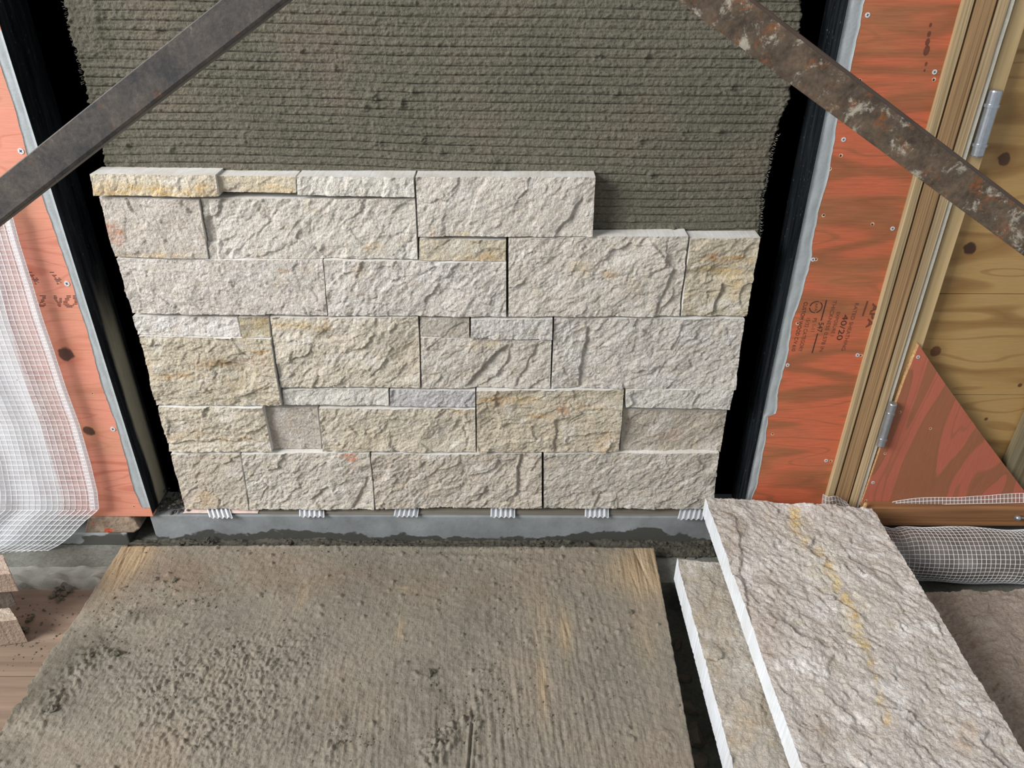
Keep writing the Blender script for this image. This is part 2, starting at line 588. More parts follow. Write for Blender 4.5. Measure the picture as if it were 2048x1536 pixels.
xx = xl[:, None] * (1 - s) + xr[:, None] * s
# trowel grooves
wave = 0.010 * np.sin(xx * 5.2 + 0.6) * smooth01(0.95, 0.6, zz) + 0.003 * fbm(xx * 3, zz * 5, 2, 21) + 0.0005 * fbm(xx * 16, zz * 30, 2, 5) + 0.012 * xx * smooth01(0.6, 0.9, zz)
ph = (zz + wave) / 0.0128
fr = ph - np.floor(ph)
rowid = np.floor(ph)
gdepth = 0.5 + 0.5 * smooth01(-0.5, 0.3, fbm(xx * 6, rowid * 0.37, 3, 41))
wr = smooth01(0.30, 0.62, xx)                                   # right side was smoothed over
wtl = smooth01(W(205, 60, Y_BED).x + 0.012, W(205, 60, Y_BED).x - 0.012, xx + 0.01 * fbm(xx * 30, zz * 30, 3, 8)) * smooth01(W(200, 125, Y_BED).z, W(200, 100, Y_BED).z, zz)
gdepth = gdepth * (1 - 0.72 * wr * smooth01(-0.3, 0.5, fbm(xx * 5, zz * 9, 3, 77) + 0.25)) * (1 - wtl)
dd = np.abs(fr - 0.5)
groove = np.clip(1 - dd / 0.085, 0, 1) ** 0.8
ridge_tilt = (fr - 0.5) * 0.0016
grain = 0.0017 * fbm(xx * 190, zz * 220, 3, 51) * (0.4 + 1.2 * smooth01(0.5, 0.9, fr)) + 0.0010 * fbm(xx * 80, zz * 90, 3, 52)
chat = 0.0011 * np.maximum(0, np.sin((xx + zz * 0.9) * 330 + 3 * fbm(xx * 20, zz * 20, 2, 4))) * np.maximum(0, np.sin((xx - zz * 0.9) * 330)) * smooth01(0.72, 0.86, zz)
F1, F2, i1, i2, bx, by = worley(xx * 34, zz * 40, 61)
blob = np.where(i1 > 0.93, np.clip(0.32 - F1, 0, 1) * 0.02 * (0.6 + fbm(xx * 150, zz * 150, 2, 13)), 0)
thick = 0.0 + grain + chat + ridge_tilt + blob - 0.0042 * groove * gdepth
for (a, b, r, h) in ((745, 192, 15, 0.007), (800, 208, 12, 0.007), (703, 275, 7, 0.004), (985, 325, 20, 0.004), (1060, 144, 6, 0.003), (560, 262, 25, 0.002), (965, 320, 30, 0.003), (1565, 215, 26, 0.004)):
    p = W(a, b, Y_BED); rr = r * 0.0008
    q = np.sqrt((xx - p.x) ** 2 + (zz - p.z) ** 2) / rr
    thick = thick + np.clip(1 - q, 0, 1) * h * (0.5 + 1.6 * np.abs(fbm(xx * 110, zz * 110, 3, 19)))
thick = thick + wtl * (0.004 + 0.0015 * fbm(xx * 40, zz * 60, 3, 71))
edge = np.minimum(xx - xl[:, None], xr[:, None] - xx)
thick = thick - 0.018 * np.clip(1 - edge / (0.006 + 0.004 * fbm(zz * 50, zz * 0, 3, 33)), 0, 1) ** 1.5 + 0.003 * np.clip(1 - np.abs(edge - 0.012) / 0.014, 0, 1) * fbm(xx * 120, zz * 120, 3, 35)
yy = Y_BED - thick
V = np.stack([xx.ravel(), yy.ravel(), zz.ravel()], 1)
nv = len(rows)
ring = np.concatenate([np.arange(NU), np.arange(1, nv) * NU + NU - 1, (nv - 1) * NU + np.arange(NU - 2, -1, -1), np.arange(nv - 2, 0, -1) * NU])
Vb = V[ring].copy(); Vb[:, 1] = Y_BACK
nb = len(V)
k = np.arange(len(ring)); k2 = (k + 1) % len(ring)
side = np.stack([ring[k2], ring[k], nb + k, nb + k2], 1)
bed = link('mortar_bed', np_mesh('mortar_bed', np.concatenate([V, Vb]), np.concatenate([grid_quads(NU, nv), side]), [M_MORTAR]))
tag(bed, 'grey-green mortar bed combed with horizontal trowel grooves above the stones', 'mortar bed')
fr_mb = MB()
rng = random.Random(5)
M_FIBRE = plain('lath_wire', C(150, 148, 138), 0.5, 0.15, 100, 0)
for side_pts, sgn, n, lo, hi in ((Rw, 1, 70, 265, 470), (Lw, -1, 46, -10, 170)):
    zA, zB = W(900, hi, Y_BED).z, W(900, lo, Y_BED).z
    for i in range(n):
        z = zA + (zB - zA) * (i + rng.random() * 0.5) / n
        x = float(poly_x(side_pts, np.array([z]))[0]) - sgn * 0.004
        L = (0.003 + 0.0035 * rng.random())
        a = rng.choice((-1, 1)) * (0.5 + 0.4 * rng.random())
        pts = [Vector((x, Y_BED + 0.002, z)), Vector((x + sgn * L * 0.55, Y_BED - 0.001, z + a * L * 0.4)), Vector((x + sgn * L, Y_BED + 0.003, z + a * L * rng.uniform(0.2, 0.9)))]
        fr_mb.tube(pts, 0.00032, 3)
o = fr_mb.build('lath_fringe', M_FIBRE, bed)
o['kind'] = 'stuff'


# ------------------------------------------------------------------ stones
def relief(a, b, seed, ang, amp=1.0, flake=1.0):
    ca, sa = math.cos(ang), math.sin(ang)
    s_, t_ = a * ca + b * sa, -a * sa + b * ca
    wx = 0.010 * fbm(a / 0.03, b / 0.03, 3, seed + 1); wy = 0.010 * fbm(a / 0.03, b / 0.03, 3, seed + 2)
    big = 0.0060 * fbm(a / 0.10, b / 0.09, 3, seed + 3)
    F1, F2, i1, i2, bx, by = worley((s_ + wx) / 0.062, (t_ + wy) / 0.040, seed + 4)
    ta = i2 * 6.283
    chips = (i1 - 0.5) * 0.0022 + (bx * np.cos(ta) + by * np.sin(ta)) * 0.0026
    F1, F2, i1, i2, bx, by = worley((s_ + wx * 0.6) / 0.021, (t_ + wy * 0.6) / 0.013, seed + 5)
    ta = i2 * 6.283
    chips2 = (i1 - 0.5) * 0.0008 + (bx * np.cos(ta) + by * np.sin(ta)) * 0.0014
    rg = 0.0013 * ridged((s_ + wx) / 0.055, (t_ + wy) / 0.017, 3, seed + 6)
    md = 0.45 + 0.9 * smooth01(-0.35, 0.4, fbm(a / 0.07, b / 0.06, 2, seed + 18))
    med = 0.0013 * md * (0.35 - np.abs(perlin(s_ / 0.017, t_ / 0.011, seed + 7))) + 0.0007 * fbm(s_ / 0.012, t_ / 0.010, 2, seed + 17)
    sm = 0.0013 * (0.35 + 0.65 * md) * (0.3 - np.abs(perlin(s_ / 0.0062, t_ / 0.0046, seed + 8))) + 0.0010 * fbm(a / 0.006, b / 0.005, 2, seed + 9, 0.7)
    return amp * (big + flake * chips + chips2 + rg + med + sm)


def seg_dist(px, py, p0, p1):
    d = np.array([p1[0] - p0[0], p1[1] - p0[1]], dtype=float); L = np.hypot(*d); d /= L
    al = (px - p0[0]) * d[0] + (py - p0[1]) * d[1]
    sd = (px - p0[0]) * -d[1] + (py - p0[1]) * d[0]
    return sd, al / L


def make_stone(name, pq, plane, thick, seed, tint, ang=0.6, amp=1.0, flake=1.0, feats=(), stains=(), step=0.0015, parent=None, gap=0.0007, edge_amp=1.0, white=0.35, tan=0.22, wob=0.00025):
    """pq: photograph pixels TL, TR, BR, BL; plane: function pixel -> world point of the mean face"""
    tl, tr, br, bl = pq
    P = [plane(*q) for q in (bl, br, tr, tl)]
    cen = sum(P, Vector()) / 4
    eu = ((P[1] - P[0]) + (P[2] - P[3])).normalized()
    ev = ((P[3] - P[0]) + (P[2] - P[1])).normalized()
    n = eu.cross(ev).normalized()
    Lu, Lv = ((P[1] - P[0]).length + (P[2] - P[3]).length) / 2, ((P[3] - P[0]).length + (P[2] - P[1]).length) / 2
    nu, nv = max(10, int(Lu / step)), max(8, int(Lv / step))
    u = np.linspace(0, 1, nu)[None, :] * np.ones((nv, 1)); v = np.linspace(0, 1, nv)[:, None] * np.ones((1, nu))
    gu, gv = gap / Lu, gap / Lv
    ug, vg = gu + u * (1 - 2 * gu), gv + v * (1 - 2 * gv)
    a, b = u * Lu, v * Lv
    # nibbled outline
    eu_ = np.minimum(a, Lu - a); ev_ = np.minimum(b, Lv - b)
    ug = ug + (np.where(u < 0.5, 1, -1) * np.abs(fbm(b * 90 + 5, a * 20, 3, seed + 90)) * wob * 2 * np.exp(-eu_ / 0.004)) / Lu
    vg = vg + (np.where(v < 0.5, 1, -1) * np.abs(fbm(a * 90, b * 20 + 3, 3, seed + 95)) * wob * 2 * np.exp(-ev_ / 0.004)) / Lv
    pos = np.zeros((nv, nu, 3))
    for w_, p in (((1 - ug) * (1 - vg), P[0]), (ug * (1 - vg), P[1]), (ug * vg, P[2]), ((1 - ug) * vg, P[3])):
        pos += w_[..., None] * np.array(p)[None, None, :]
    pxx, pyy = project(pos)
    h = relief(a, b, seed, ang, amp, flake)
    wpx = 9 * fbm(a * 28, b * 28, 3, seed + 60); wpy = 9 * fbm(a * 28, b * 28, 3, seed + 61)
    for f in feats:
        if f[0] == 'scoop':         # centre, radii, depth, angle of the sharp rim
            _, cx, cy, rx, ry, dep, rim = f
            dx, dy = (pxx + wpx - cx) / rx, (pyy + wpy - cy) / ry
            q = dx * dx + dy * dy
            lean = 0.5 - 0.5 * (dx * math.cos(rim) + dy * math.sin(rim)) * -1
            h = h - dep * np.clip(1 - q, 0, 1) ** 0.45 * np.clip(lean, 0.05, 1)
        elif f[0] == 'step':        # line, drop on its right-hand side, fading over w
            _, p0, p1, dep, wd = f
            sd, al = seg_dist(pxx + wpx, pyy + wpy, p0, p1)
            on = smooth01(-0.08, 0.06, al) * smooth01(1.08, 0.94, al)
            h = h - dep * smooth01(-1.5, 1.5, sd) * np.exp(-np.maximum(sd, 0) / wd) * on
        elif f[0] == 'tilt':        # whole face leans: du, dv in metres across the face
            h = h + f[1] * (u - 0.5) + f[2] * (v - 0.5)
    ed = np.minimum(eu_, ev_)
    h = h * (edge_amp + (1 - edge_amp) * smooth01(0, 0.02, ed))
    pos = pos + h[..., None] * np.array(n)[None, None, :]
    # colour of the stone itself
    tint = np.array(tint, float); tint = tint * 0.70 + 0.30 * tint.mean() * np.array([1.025, 1.0, 0.96])
    base = np.array(lin(tint))
    g1 = fbm(a / 0.05, b / 0.04, 4, seed + 40); g2 = fbm(a / 0.03 + 9, b / 0.024, 4, seed + 41); g3 = fbm(a / 0.009, b / 0.008, 3, seed + 42)
    col = np.ones((nv, nu, 3)) * base
    wm = smooth01(0.08, 0.42, g1)[..., None] * white
    col = col * (1 - wm) + np.array(lin((232, 228, 224))) * wm
    tm = smooth01(0.10, 0.45, g2)[..., None] * tan
    col = col * (1 - tm) + np.array(lin((190, 170, 136))) * tm
    col = col * (1 + 0.14 * g3[..., None])
    for (cx, cy, rx, ry, cc, st) in stains:
        q = ((pxx + 1.6 * wpx - cx) / rx) ** 2 + ((pyy + 1.6 * wpy - cy) / ry) ** 2
        mk = np.clip(1.15 - q, 0, 1) * (0.3 + 0.7 * smooth01(-0.25, 0.3, g3 + 0.6 * g2)) * st * 0.8
        col = col * (1 - mk[..., None]) + np.array(lin(cc)) * mk[..., None]
    V = pos.reshape(-1, 3)
    ring = np.concatenate([np.arange(nu), np.arange(1, nv) * nu + nu - 1, (nv - 1) * nu + np.arange(nu - 2, -1, -1), np.arange(nv - 2, 0, -1) * nu])
    base_pos = (V[ring] - np.outer(h.reshape(-1)[ring], np.array(n)))
    Vb = base_pos - thick * np.array(n)
    nb_ = len(V); m_ = len(ring)
    Vr = V[ring]                                     # doubled rim keeps the arris sharp
    k = np.arange(m_); k2 = (k + 1) % m_
    side = np.stack([nb_ + k2, nb_ + k, nb_ + m_ + k, nb_ + m_ + k2], 1)
    fq = grid_quads(nu, nv)
    cols = np.concatenate([col.reshape(-1, 3), np.ones((2 * m_, 3)) * 0.7])
    quads = np.concatenate([fq, side])
    sm = np.concatenate([np.ones(len(fq), bool), np.zeros(len(side), bool), np.zeros(1, bool)])
    mi = np.concatenate([np.zeros(len(fq), int), np.ones(len(side), int), np.ones(1, int)])
    me = np_mesh(name, np.concatenate([V, Vr, Vb]), quads, [M_STONE, M_SAWN], mi, cols, sm, ngons=[(nb_ + m_ + k)[::-1]])
    return link(name, me, parent)


OCH, BRN, GLD, ORG, WHT, PNK, TAN = (196, 150, 84), (150, 112, 66), (216, 180, 110), (190, 110, 56), (234, 231, 228), (206, 150, 132), (176, 156, 122)
# pixels TL TR BR BL, mm the face stands proud, colour, grain angle (rad), amplitude, extra
STONES = [
    ([(179, 347), (431, 349), (438, 394), (187, 392)], 12, (226, 212, 186), 1.2, 0.7, dict(stains=[(300, 385, 150, 22, GLD, 0.85), (200, 380, 40, 14, OCH, 0.6), (400, 380, 50, 14, OCH, 0.5)])),
    ([(434, 350), (592, 351), (593, 386), (440, 385)], 2, (222, 205, 174), 0.4, 0.6, dict(stains=[(560, 380, 60, 12, GLD, 0.6)])),
    ([(593, 352), (828, 353), (830, 395), (594, 391)], 7, (224, 219, 208), 1.3, 0.8, dict(white=0.6)),
    ([(830, 353), (1192, 353), (1186, 474), (836, 473)], 6, (212, 204, 193), 0.9, 0.8, dict(feats=[('step', (1110, 470), (1165, 400), 0.005, 18)], stains=[(865, 462, 14, 14, OCH, 0.5), (925, 470, 18, 10, GLD, 0.5)])),
    ([(195, 394), (399, 398), (418, 517), (229, 515)], 6, (206, 195, 183), -0.8, 0.8, dict(feats=[('tilt', 0.006, 0.0)], stains=[(222, 462, 24, 26, ORG, 0.95), (238, 482, 18, 10, PNK, 0.6), (300, 512, 110, 10, GLD, 0.5)])),
    ([(402, 395), (830, 397), (836, 518), (420, 517)], 2, (214, 207, 196), 0.8, 0.9, dict(feats=[('step', (420, 400), (440, 512), 0.004, 10), ('scoop', 660, 505, 35, 18, 0.006, 0.6)], stains=[(480, 505, 30, 30, WHT, 0.7), (750, 495, 30, 12, GLD, 0.7), (650, 490, 14, 12, TAN, 0.5)])),
    ([(838, 477), (1013, 479), (1012, 524), (838, 520)], 3, (208, 194, 166), 0.5, 0.8, dict(feats=[('scoop', 985, 515, 40, 18, 0.006, 0.2)], stains=[(970, 515, 44, 14, OCH, 0.6)])),
    ([(1016, 476), (1377, 470), (1360, 633), (1016, 634)], 5, (212, 203, 190), 0.75, 1.0, dict(feats=[('step', (1310, 630), (1345, 545), 0.006, 22), ('step', (1300, 478), (1350, 540), -0.004, 20)], stains=[(1160, 530, 20, 16, GLD, 0.5), (1220, 545, 22, 14, OCH, 0.5), (1260, 570, 20, 18, OCH, 0.35)])),
    ([(1379, 475), (1522, 474), (1494, 633), (1362, 633)], 5, (208, 194, 166), 0.3, 1.0, dict(feats=[('step', (1425, 632), (1445, 570), 0.008, 22), ('scoop', 1440, 545, 70, 14, 0.006, 1.4)], stains=[(1450, 518, 60, 10, OCH, 0.9), (1440, 545, 60, 10, GLD, 0.7), (1470, 560, 20, 40, GLD, 0.5), (1420, 510, 16, 8, ORG, 0.6)])),
    ([(231, 517), (645, 519), (655, 631), (263, 628)], 6, (211, 203, 194), -0.6, 0.9, dict(feats=[('step', (262, 545), (300, 620), 0.004, 18)], stains=[(568, 537, 16, 9, OCH, 0.9), (500, 540, 60, 22, WHT, 0.5)])),
    ([(646, 519), (1013, 525), (1013, 634), (656, 632)], 6, (212, 205, 197), 0.9, 1.0, dict(stains=[(720, 540, 20, 24, GLD, 0.3), (880, 540, 60, 30, WHT, 0.5)])),
    ([(265, 631), (474, 634), (482, 674), (275, 670)], 2, (222, 217, 211), 0.5, 0.9, dict(white=0.7, stains=[(355, 650, 9, 24, (205, 190, 180), 0.6)])),
    ([(476, 633), (536, 634), (541, 675), (484, 675)], 3, (196, 180, 144), 0.2, 0.7, dict(stains=[(510, 645, 30, 12, OCH, 0.4)])),
    ([(276, 672), (542, 677), (565, 810), (311, 812)], 6, (204, 191, 166), 0.15, 1.15, dict(feats=[('scoop', 475, 745, 34, 40, 0.010, 0.0), ('scoop', 430, 800, 60, 26, 0.006, 0.4), ('tilt', 0.004, 0)], stains=[(430, 727, 60, 8, BRN, 0.8), (500, 720, 40, 8, BRN, 0.7), (520, 703, 22, 8, OCH, 0.8), (360, 750, 60, 8, OCH, 0.6), (470, 760, 30, 30, TAN, 0.6), (290, 745, 22, 30, OCH, 0.25)])),
    ([(538, 634), (836, 634), (841, 775), (561, 775)], 5, (214, 202, 182), 0.9, 1.0, dict(feats=[('scoop', 805, 705, 55, 60, 0.008, 0.1), ('scoop', 650, 665, 70, 16, 0.004, 1.2)], stains=[(600, 650, 70, 10, GLD, 0.6), (655, 648, 16, 10, OCH, 0.5), (810, 710, 40, 40, TAN, 0.45)])),
    ([(838, 635), (939, 636), (939, 676), (840, 672)], 1, (186, 178, 164), 0.8, 0.8, {}),
    ([(941, 638), (1106, 638), (1105, 681), (941, 678)], 7, (214, 209, 204), 1.3, 0.9, dict(white=0.6)),
    ([(840, 674), (1104, 682), (1101, 777), (843, 776)], 4, (207, 198, 185), 0.9, 0.9, dict(feats=[('step', (935, 768), (1010, 690), 0.010, 26), ('step', (1030, 770), (1075, 690), 0.004, 16)], stains=[(960, 690, 60, 12, GLD, 0.35)])),
    ([(1108, 637), (1489, 635), (1471, 777), (1102, 777)], 4, (207, 200, 191), 0.8, 1.05, dict(feats=[('step', (1155, 772), (1175, 660), 0.007, 18), ('tilt', 0.004, 0)])),
    ([(564, 779), (777, 778), (778, 811), (568, 810)], 4, (216, 212, 204), 0.7, 0.8, dict(white=0.6)),
    ([(779, 779), (951, 780), (951, 815), (780, 813)], 5, (196, 195, 198), 1.1, 0.7, dict(white=0.3, tan=0.1)),
    ([(952, 779), (1249, 779), (1238, 904), (953, 904)], 6, (203, 189, 163), 0.25, 1.15, dict(feats=[('scoop', 975, 850, 26, 34, 0.009, 0.0), ('step', (1110, 900), (1110, 840), 0.006, 24), ('scoop', 1180, 870, 50, 30, 0.006, 0.3)], stains=[(985, 800, 40, 10, OCH, 0.8), (1050, 800, 40, 8, GLD, 0.7), (1125, 817, 16, 9, ORG, 0.75), (1085, 832, 30, 6, OCH, 0.7), (1180, 815, 30, 10, OCH, 0.6), (1210, 885, 26, 26, OCH, 0.4)])),
    ([(1251, 779), (1468, 778), (1460, 819), (1251, 814)], 7, (208, 203, 194), 0.9, 0.9, dict(stains=[(1280, 802, 16, 8, WHT, 0.8)])),
    ([(1246, 817), (1455, 821), (1441, 903), (1240, 903)], -3, (188, 177, 160), 0.7, 0.9, dict(stains=[(1340, 870, 40, 14, PNK, 0.3)])),
    ([(314, 815), (525, 814), (545, 904), (337, 905)], 8, (207, 195, 172), 0.3, 1.1, dict(feats=[('step', (320, 890), (480, 880), 0.005, 14), ('tilt', 0.004, 0)], stains=[(360, 872, 60, 14, OCH, 0.3), (470, 880, 50, 8, OCH, 0.5)])),
    ([(530, 815), (634, 815), (643, 897), (547, 897)], -6, (196, 185, 172), -0.7, 0.7, {}),
    ([(637, 816), (951, 817), (952, 904), (645, 903)], 5, (209, 197, 175), 0.9, 1.05, dict(feats=[('scoop', 885, 855, 50, 46, 0.010, 0.1)], stains=[(925, 822, 24, 8, GLD, 0.6), (740, 880, 90, 30, (220, 206, 176), 0.4)])),
    ([(341, 907), (480, 906), (498, 1019), (369, 1016)], 4, (202, 190, 172), 0.8, 0.9, dict(stains=[(405, 1000, 40, 22, OCH, 0.45)])),
    ([(482, 906), (739, 906), (749, 1019), (499, 1019)], 6, (208, 200, 186), 0.8, 1.0, dict(feats=[('step', (625, 1000), (650, 975), 0.007, 20), ('step', (705, 1015), (735, 960), 0.005, 18)], stains=[(695, 911, 16, 9, (206, 104, 48), 0.98), (700, 937, 22, 10, PNK, 0.45)])),
    ([(741, 907), (1084, 906), (1084, 1017), (751, 1016)], 5, (202, 190, 174), 0.85, 1.15, dict(feats=[('scoop', 755, 940, 26, 26, 0.007, 0.5), ('step', (850, 920), (880, 965), 0.005, 20), ('step', (1030, 990), (1040, 915), 0.008, 22), ('step', (938, 1010), (975, 975), 0.006, 20)], stains=[])),
    ([(1087, 906), (1439, 904), (1426, 1019), (1087, 1017)], 5, (198, 189, 176), 0.8, 1.0, dict(feats=[('scoop', 1410, 920, 26, 22, 0.006, 0.4), ('step', (1190, 1015), (1200, 985), 0.005, 16)])),
]
veneer = empty('stone_veneer', (W(900, 1019).x, 0.0, W(900, 1019).z))
tag(veneer, 'partly laid cream split-face stone veneer set in courses on the mortar bed', 'stone veneer')
for i, (pq, mm, tint, ang, amp, ex) in enumerate(STONES):
    Yf = -mm * 0.001
    st = make_stone('stone', pq, lambda a, b, Y=Yf: W(a, b, Y), Y_BED + 0.001 + mm * 0.001, 1000 + 137 * i, tint, ang, amp, parent=veneer, **ex)

# corrugated plastic shims under the lowest course
M_SHIM, nt, b_ = new_mat('milky_plastic', 0.35)
b_.inputs['Base Color'].default_value = C(226, 230, 234)
b_.inputs['Transmission Weight'].default_value = 0.25
b_.inputs['IOR'].default_value = 1.4
shim_labels = ['leftmost corrugated white plastic shim under the stones, set askew', 'second corrugated white plastic shim from the left under the stones', 'third corrugated white plastic shim from the left under the stones',
               'fourth corrugated white plastic shim from the left under the stones', 'fifth corrugated white plastic shim from the left under the stones', 'rightmost corrugated white plastic shim beside the leaning pale slab']
for (x0, x1, skew, out), lab in zip([(409, 455, -0.55, 0.026), (595, 645, -0.25, 0.022), (788, 836, 0.0, 0.020), (981, 1030, 0.0, 0.021), (1171, 1219, 0.1, 0.020), (1362, 1412, 0.35, 0.025)], shim_labels):
    a, b = W(x0, 1025, -0.012), W(x1, 1025, -0.012)
    Lx = (b.x - a.x); nw = 5.0; n = 60
    pts = []
    for i in range(n + 1):
        t = i / n
        pts.append((a.x + Lx * t, 0.0765 + 0.0021 * math.sin(2 * math.pi * nw * t)))
    mb = MB()
    verts, faces = [], []
    th = 0.0009
    for (x, z) in pts:
        for yy_, zz_ in ((0.015, z), (-out, z - 0.0005), (-out, z - 0.0005 - th), (0.015, z - th)):
            verts.append((x + skew * (0.0 - yy_) * -1, yy_, zz_))
    for i in range(n):
        q = i * 4
        for k in range(4):
            faces.append((q + k, q + (k + 1) % 4, q + 4 + (k + 1) % 4, q + 4 + k))
    faces += [(3, 2, 1, 0), (n * 4, n * 4 + 1, n * 4 + 2, n * 4 + 3)]
    mb.add(verts, faces)
    tag(mb.build('plastic_shim', M_SHIM, smooth=False), lab, 'shim', 'shims under the lowest course')


# ------------------------------------------------------------------ plywood sheets, sealant, prints, screws
def kn(px, py, rpx, c, halo=None, Y=Y_PLY):
    p = W(px, py, Y)
    return (p.x, p.z, rpx * 0.00085, c, halo)


KD = C(62, 38, 28)
M_PLY_L = plywood('orange_plywood_glare', C(214, 140, 118), C(190, 112, 88), C(198, 142, 112), 2.0, lines=22, stain_amt=0.6, rough=0.65, dark_w=(0.6, 1.0),  # paler than the right sheet: window glare put into the colour
                  knots=[kn(133, 708, 17, KD, C(190, 110, 84)), kn(178, 862, 13, C(70, 48, 36), C(206, 142, 100))], fine=0.09)
M_PLY_R = plywood('orange_plywood', C(192, 100, 68), C(142, 88, 56), C(160, 104, 68), 5.0, lines=18, stain_amt=0.7, rough=0.6, fine=0.16, dark_w=(0.25, 1.0))
M_PLY_EDGE = timber('plywood_edge', C(206, 168, 118), C(150, 112, 74), 'X', 2.0)
M_SCREW = plain('screw_zinc', C(222, 225, 230), 0.4, 0.08, 200, 0, metallic=0.25)
M_DARK = plain('dark_recess', C(38, 40, 50), 0.6, 0.1, 80, 0)
M_INK = plain('black_ink', C(56, 34, 30), 0.8, 0.3, 300, 0)
M_INK_FAINT = plain('faded_ink', C(104, 58, 42), 0.8, 0.25, 300, 0)
M_HOLE = plain('bare_wood_hole', C(222, 178, 140), 0.8, 0.2, 300, 0)

# one screw, shared mesh: countersunk head with a cross recess
smb = MB()
ring_ = [(0.0040 * math.cos(k * math.pi / 6), 0.0, 0.0040 * math.sin(k * math.pi / 6)) for k in range(12)]
smb.prism([(x, -0.0007, z) for x, y, z in ring_], (0, 0.0012, 0), 0)
for w_, h_ in ((0.0022, 0.0006), (0.0006, 0.0022)):
    smb.add([(-w_, -0.00076, -h_), (w_, -0.00076, -h_), (w_, -0.00076, h_), (-w_, -0.00076, h_)], [(0, 1, 2, 3)], 1)
SCREW_ME = smb.mesh('screw', [M_SCREW, M_DARK])
hmb = MB()
hmb.prism([(x * 0.8, -0.0004, z * 0.8) for x, y, z in ring_], (0, 0.0006, 0), 0)
hmb.add([(-0.002, -0.00045, -0.0022), (0.0012, -0.00045, -0.0026), (0.0016, -0.00045, 0.0006), (-0.0022, -0.00045, 0.0012)], [(0, 1, 2, 3)], 1)
HOLE_ME = hmb.mesh('screw_hole', [M_HOLE, M_DARK])


def fix(me, name, spots, Y, parent, scale=1.0):
    for (a, b) in spots:
        o = bpy.data.objects.new(name, me)
        COL.objects.link(o)
        adopt(o, parent)
        o.location = W(a, b, Y)
        o.rotation_euler = (0, random.random() * 3, 0)
        o.scale = (scale,) * 3


def wavy_strip(name, edge_a, edge_b, Y, thick, mat_, parent, amp=0.0012, n=140, fringe=0.0006):
    """strip between two pixel polylines on plane Y, with uneven edges"""
    def samp(pl):
        pl = [W(a, b, Y) for a, b in pl]
        pl.sort(key=lambda p: p.z)
        zs = np.linspace(pl[0].z, pl[-1].z, n)
        return np.interp(zs, [p.z for p in pl], [p.x for p in pl]), zs
    xa, za = samp(edge_a)
    xb, zb = np.full(n, edge_b[0]), za
    xa = xa + amp * fbm(za * 45, za * 0 + 2.2, 3, 5) + fringe * perlin(za * 300, za * 0, 8)
    xa = np.where(edge_b[0] > 0, np.maximum(xa, xb + 0.004), np.minimum(xa, xb - 0.004))
    V, Q = [], []
    m_ = 5
    for i in range(n):
        for j in range(m_):
            t = j / (m_ - 1)
            edge_t = 1 - abs(2 * t - 1) ** 4
            V.append((xa[i] * (1 - t) + xb[i] * t, Y - thick * (0.25 + 0.75 * edge_t) - 0.0006 * math.sin(i * 0.7 + j * 2.1) * edge_t, za[i] * (1 - t) + zb[i] * t))
    V = np.array(V)
    Q = grid_quads(m_, n)
    nb_ = len(V)
    Vb = V.copy(); Vb[:, 1] = Y + 0.0002
    e0 = np.arange(n) * m_; e1 = e0 + m_ - 1
    sides = [np.stack([e0[1:], e0[:-1], nb_ + e0[:-1], nb_ + e0[1:]], 1), np.stack([e1[:-1], e1[1:], nb_ + e1[1:], nb_ + e1[:-1]], 1)]
    return link(name, np_mesh(name, np.concatenate([V, Vb]), np.concatenate([Q] + sides), [mat_]), parent)


# left sheet
pl = empty('plywood_sheet', (XL - 0.12, Y_PLY, ZPLY))
tag(pl, 'orange painted plywood sheet, window glare coloured in, left of the stones, behind white mesh sheeting', 'plywood sheet')
MB().box((XL - 0.75, Y_PLY, ZPLY), (XL, Y_PLY + 0.018, ZTOP)).build('panel', [M_PLY_L], pl, bevel=0.0008)
wavy_strip('sealant_band', [(-20, 60), (0, 130), (28, 210), (53, 307), (82, 388), (112, 471), (138, 547), (156, 609), (172, 653), (188, 715), (203, 771), (232, 848), (255, 929), (262, 960), (268, 981), (284, 1015)],
           [XL] , Y_PLY, 0.0012, M_GREY_SEAL, pl)
fix(SCREW_ME, 'screw', [(42, 302), (134, 567), (226, 858)], Y_PLY, pl, 1.15)
fix(HOLE_ME, 'screw_hole', [(268, 1012), (186, 787)], Y_PLY, pl, 0.7)

# dashed ink-jet print, upside down, cut off by the sealant
GL = {
    'V': ["###.......", "####......", "####..###.", ".###..###.", "..###.###.", "...######.", "....####..", "....####..", ".....###.."],
    'A': ["...###.###", "...###.###", "..###..###", "..###...##", ".###....##", ".###....##", ".####..###", "..######..", "...####..."],
    'Z': [".....#####", ".......###", ".......###", "......###.", "......###.", ".....###..", ".....#..##", "....######", "....#####."],
    'S': ["####......", "..........", "..####....", "...##.....", "....##.##.", "....######", ".....####.", "......#..#", "......##.."],
}
for ch, x0, x1, y0, y1 in (('V', 107, 126, 591, 615), ('A', 123, 155, 591, 616), ('Z', 66, 92, 591, 615), ('S', 99, 123, 544, 570), ('S', 55, 78, 544, 570)):
    mb = MB()
    rows_ = GL[ch]
    for r, row in enumerate(rows_):
        c0 = 0
        while c0 < 10:
            if row[c0] != '.':
                c1 = c0
                while c1 + 1 < 10 and row[c1 + 1] != '.': c1 += 1
                a = W(x0 + (x1 - x0) * c0 / 10, y0 + (y1 - y0) * r / 9, Y_PLY - 0.00025)
                b = W(x0 + (x1 - x0) * (c1 + 0.8) / 10, y0 + (y1 - y0) * (r + 0.5) / 9, Y_PLY - 0.00025)
                mb.box((a.x, Y_PLY - 0.00025, b.z), (b.x, Y_PLY + 0.0002, a.z))
                c0 = c1
            c0 += 1
    mb.build('ink_print', M_INK, pl)

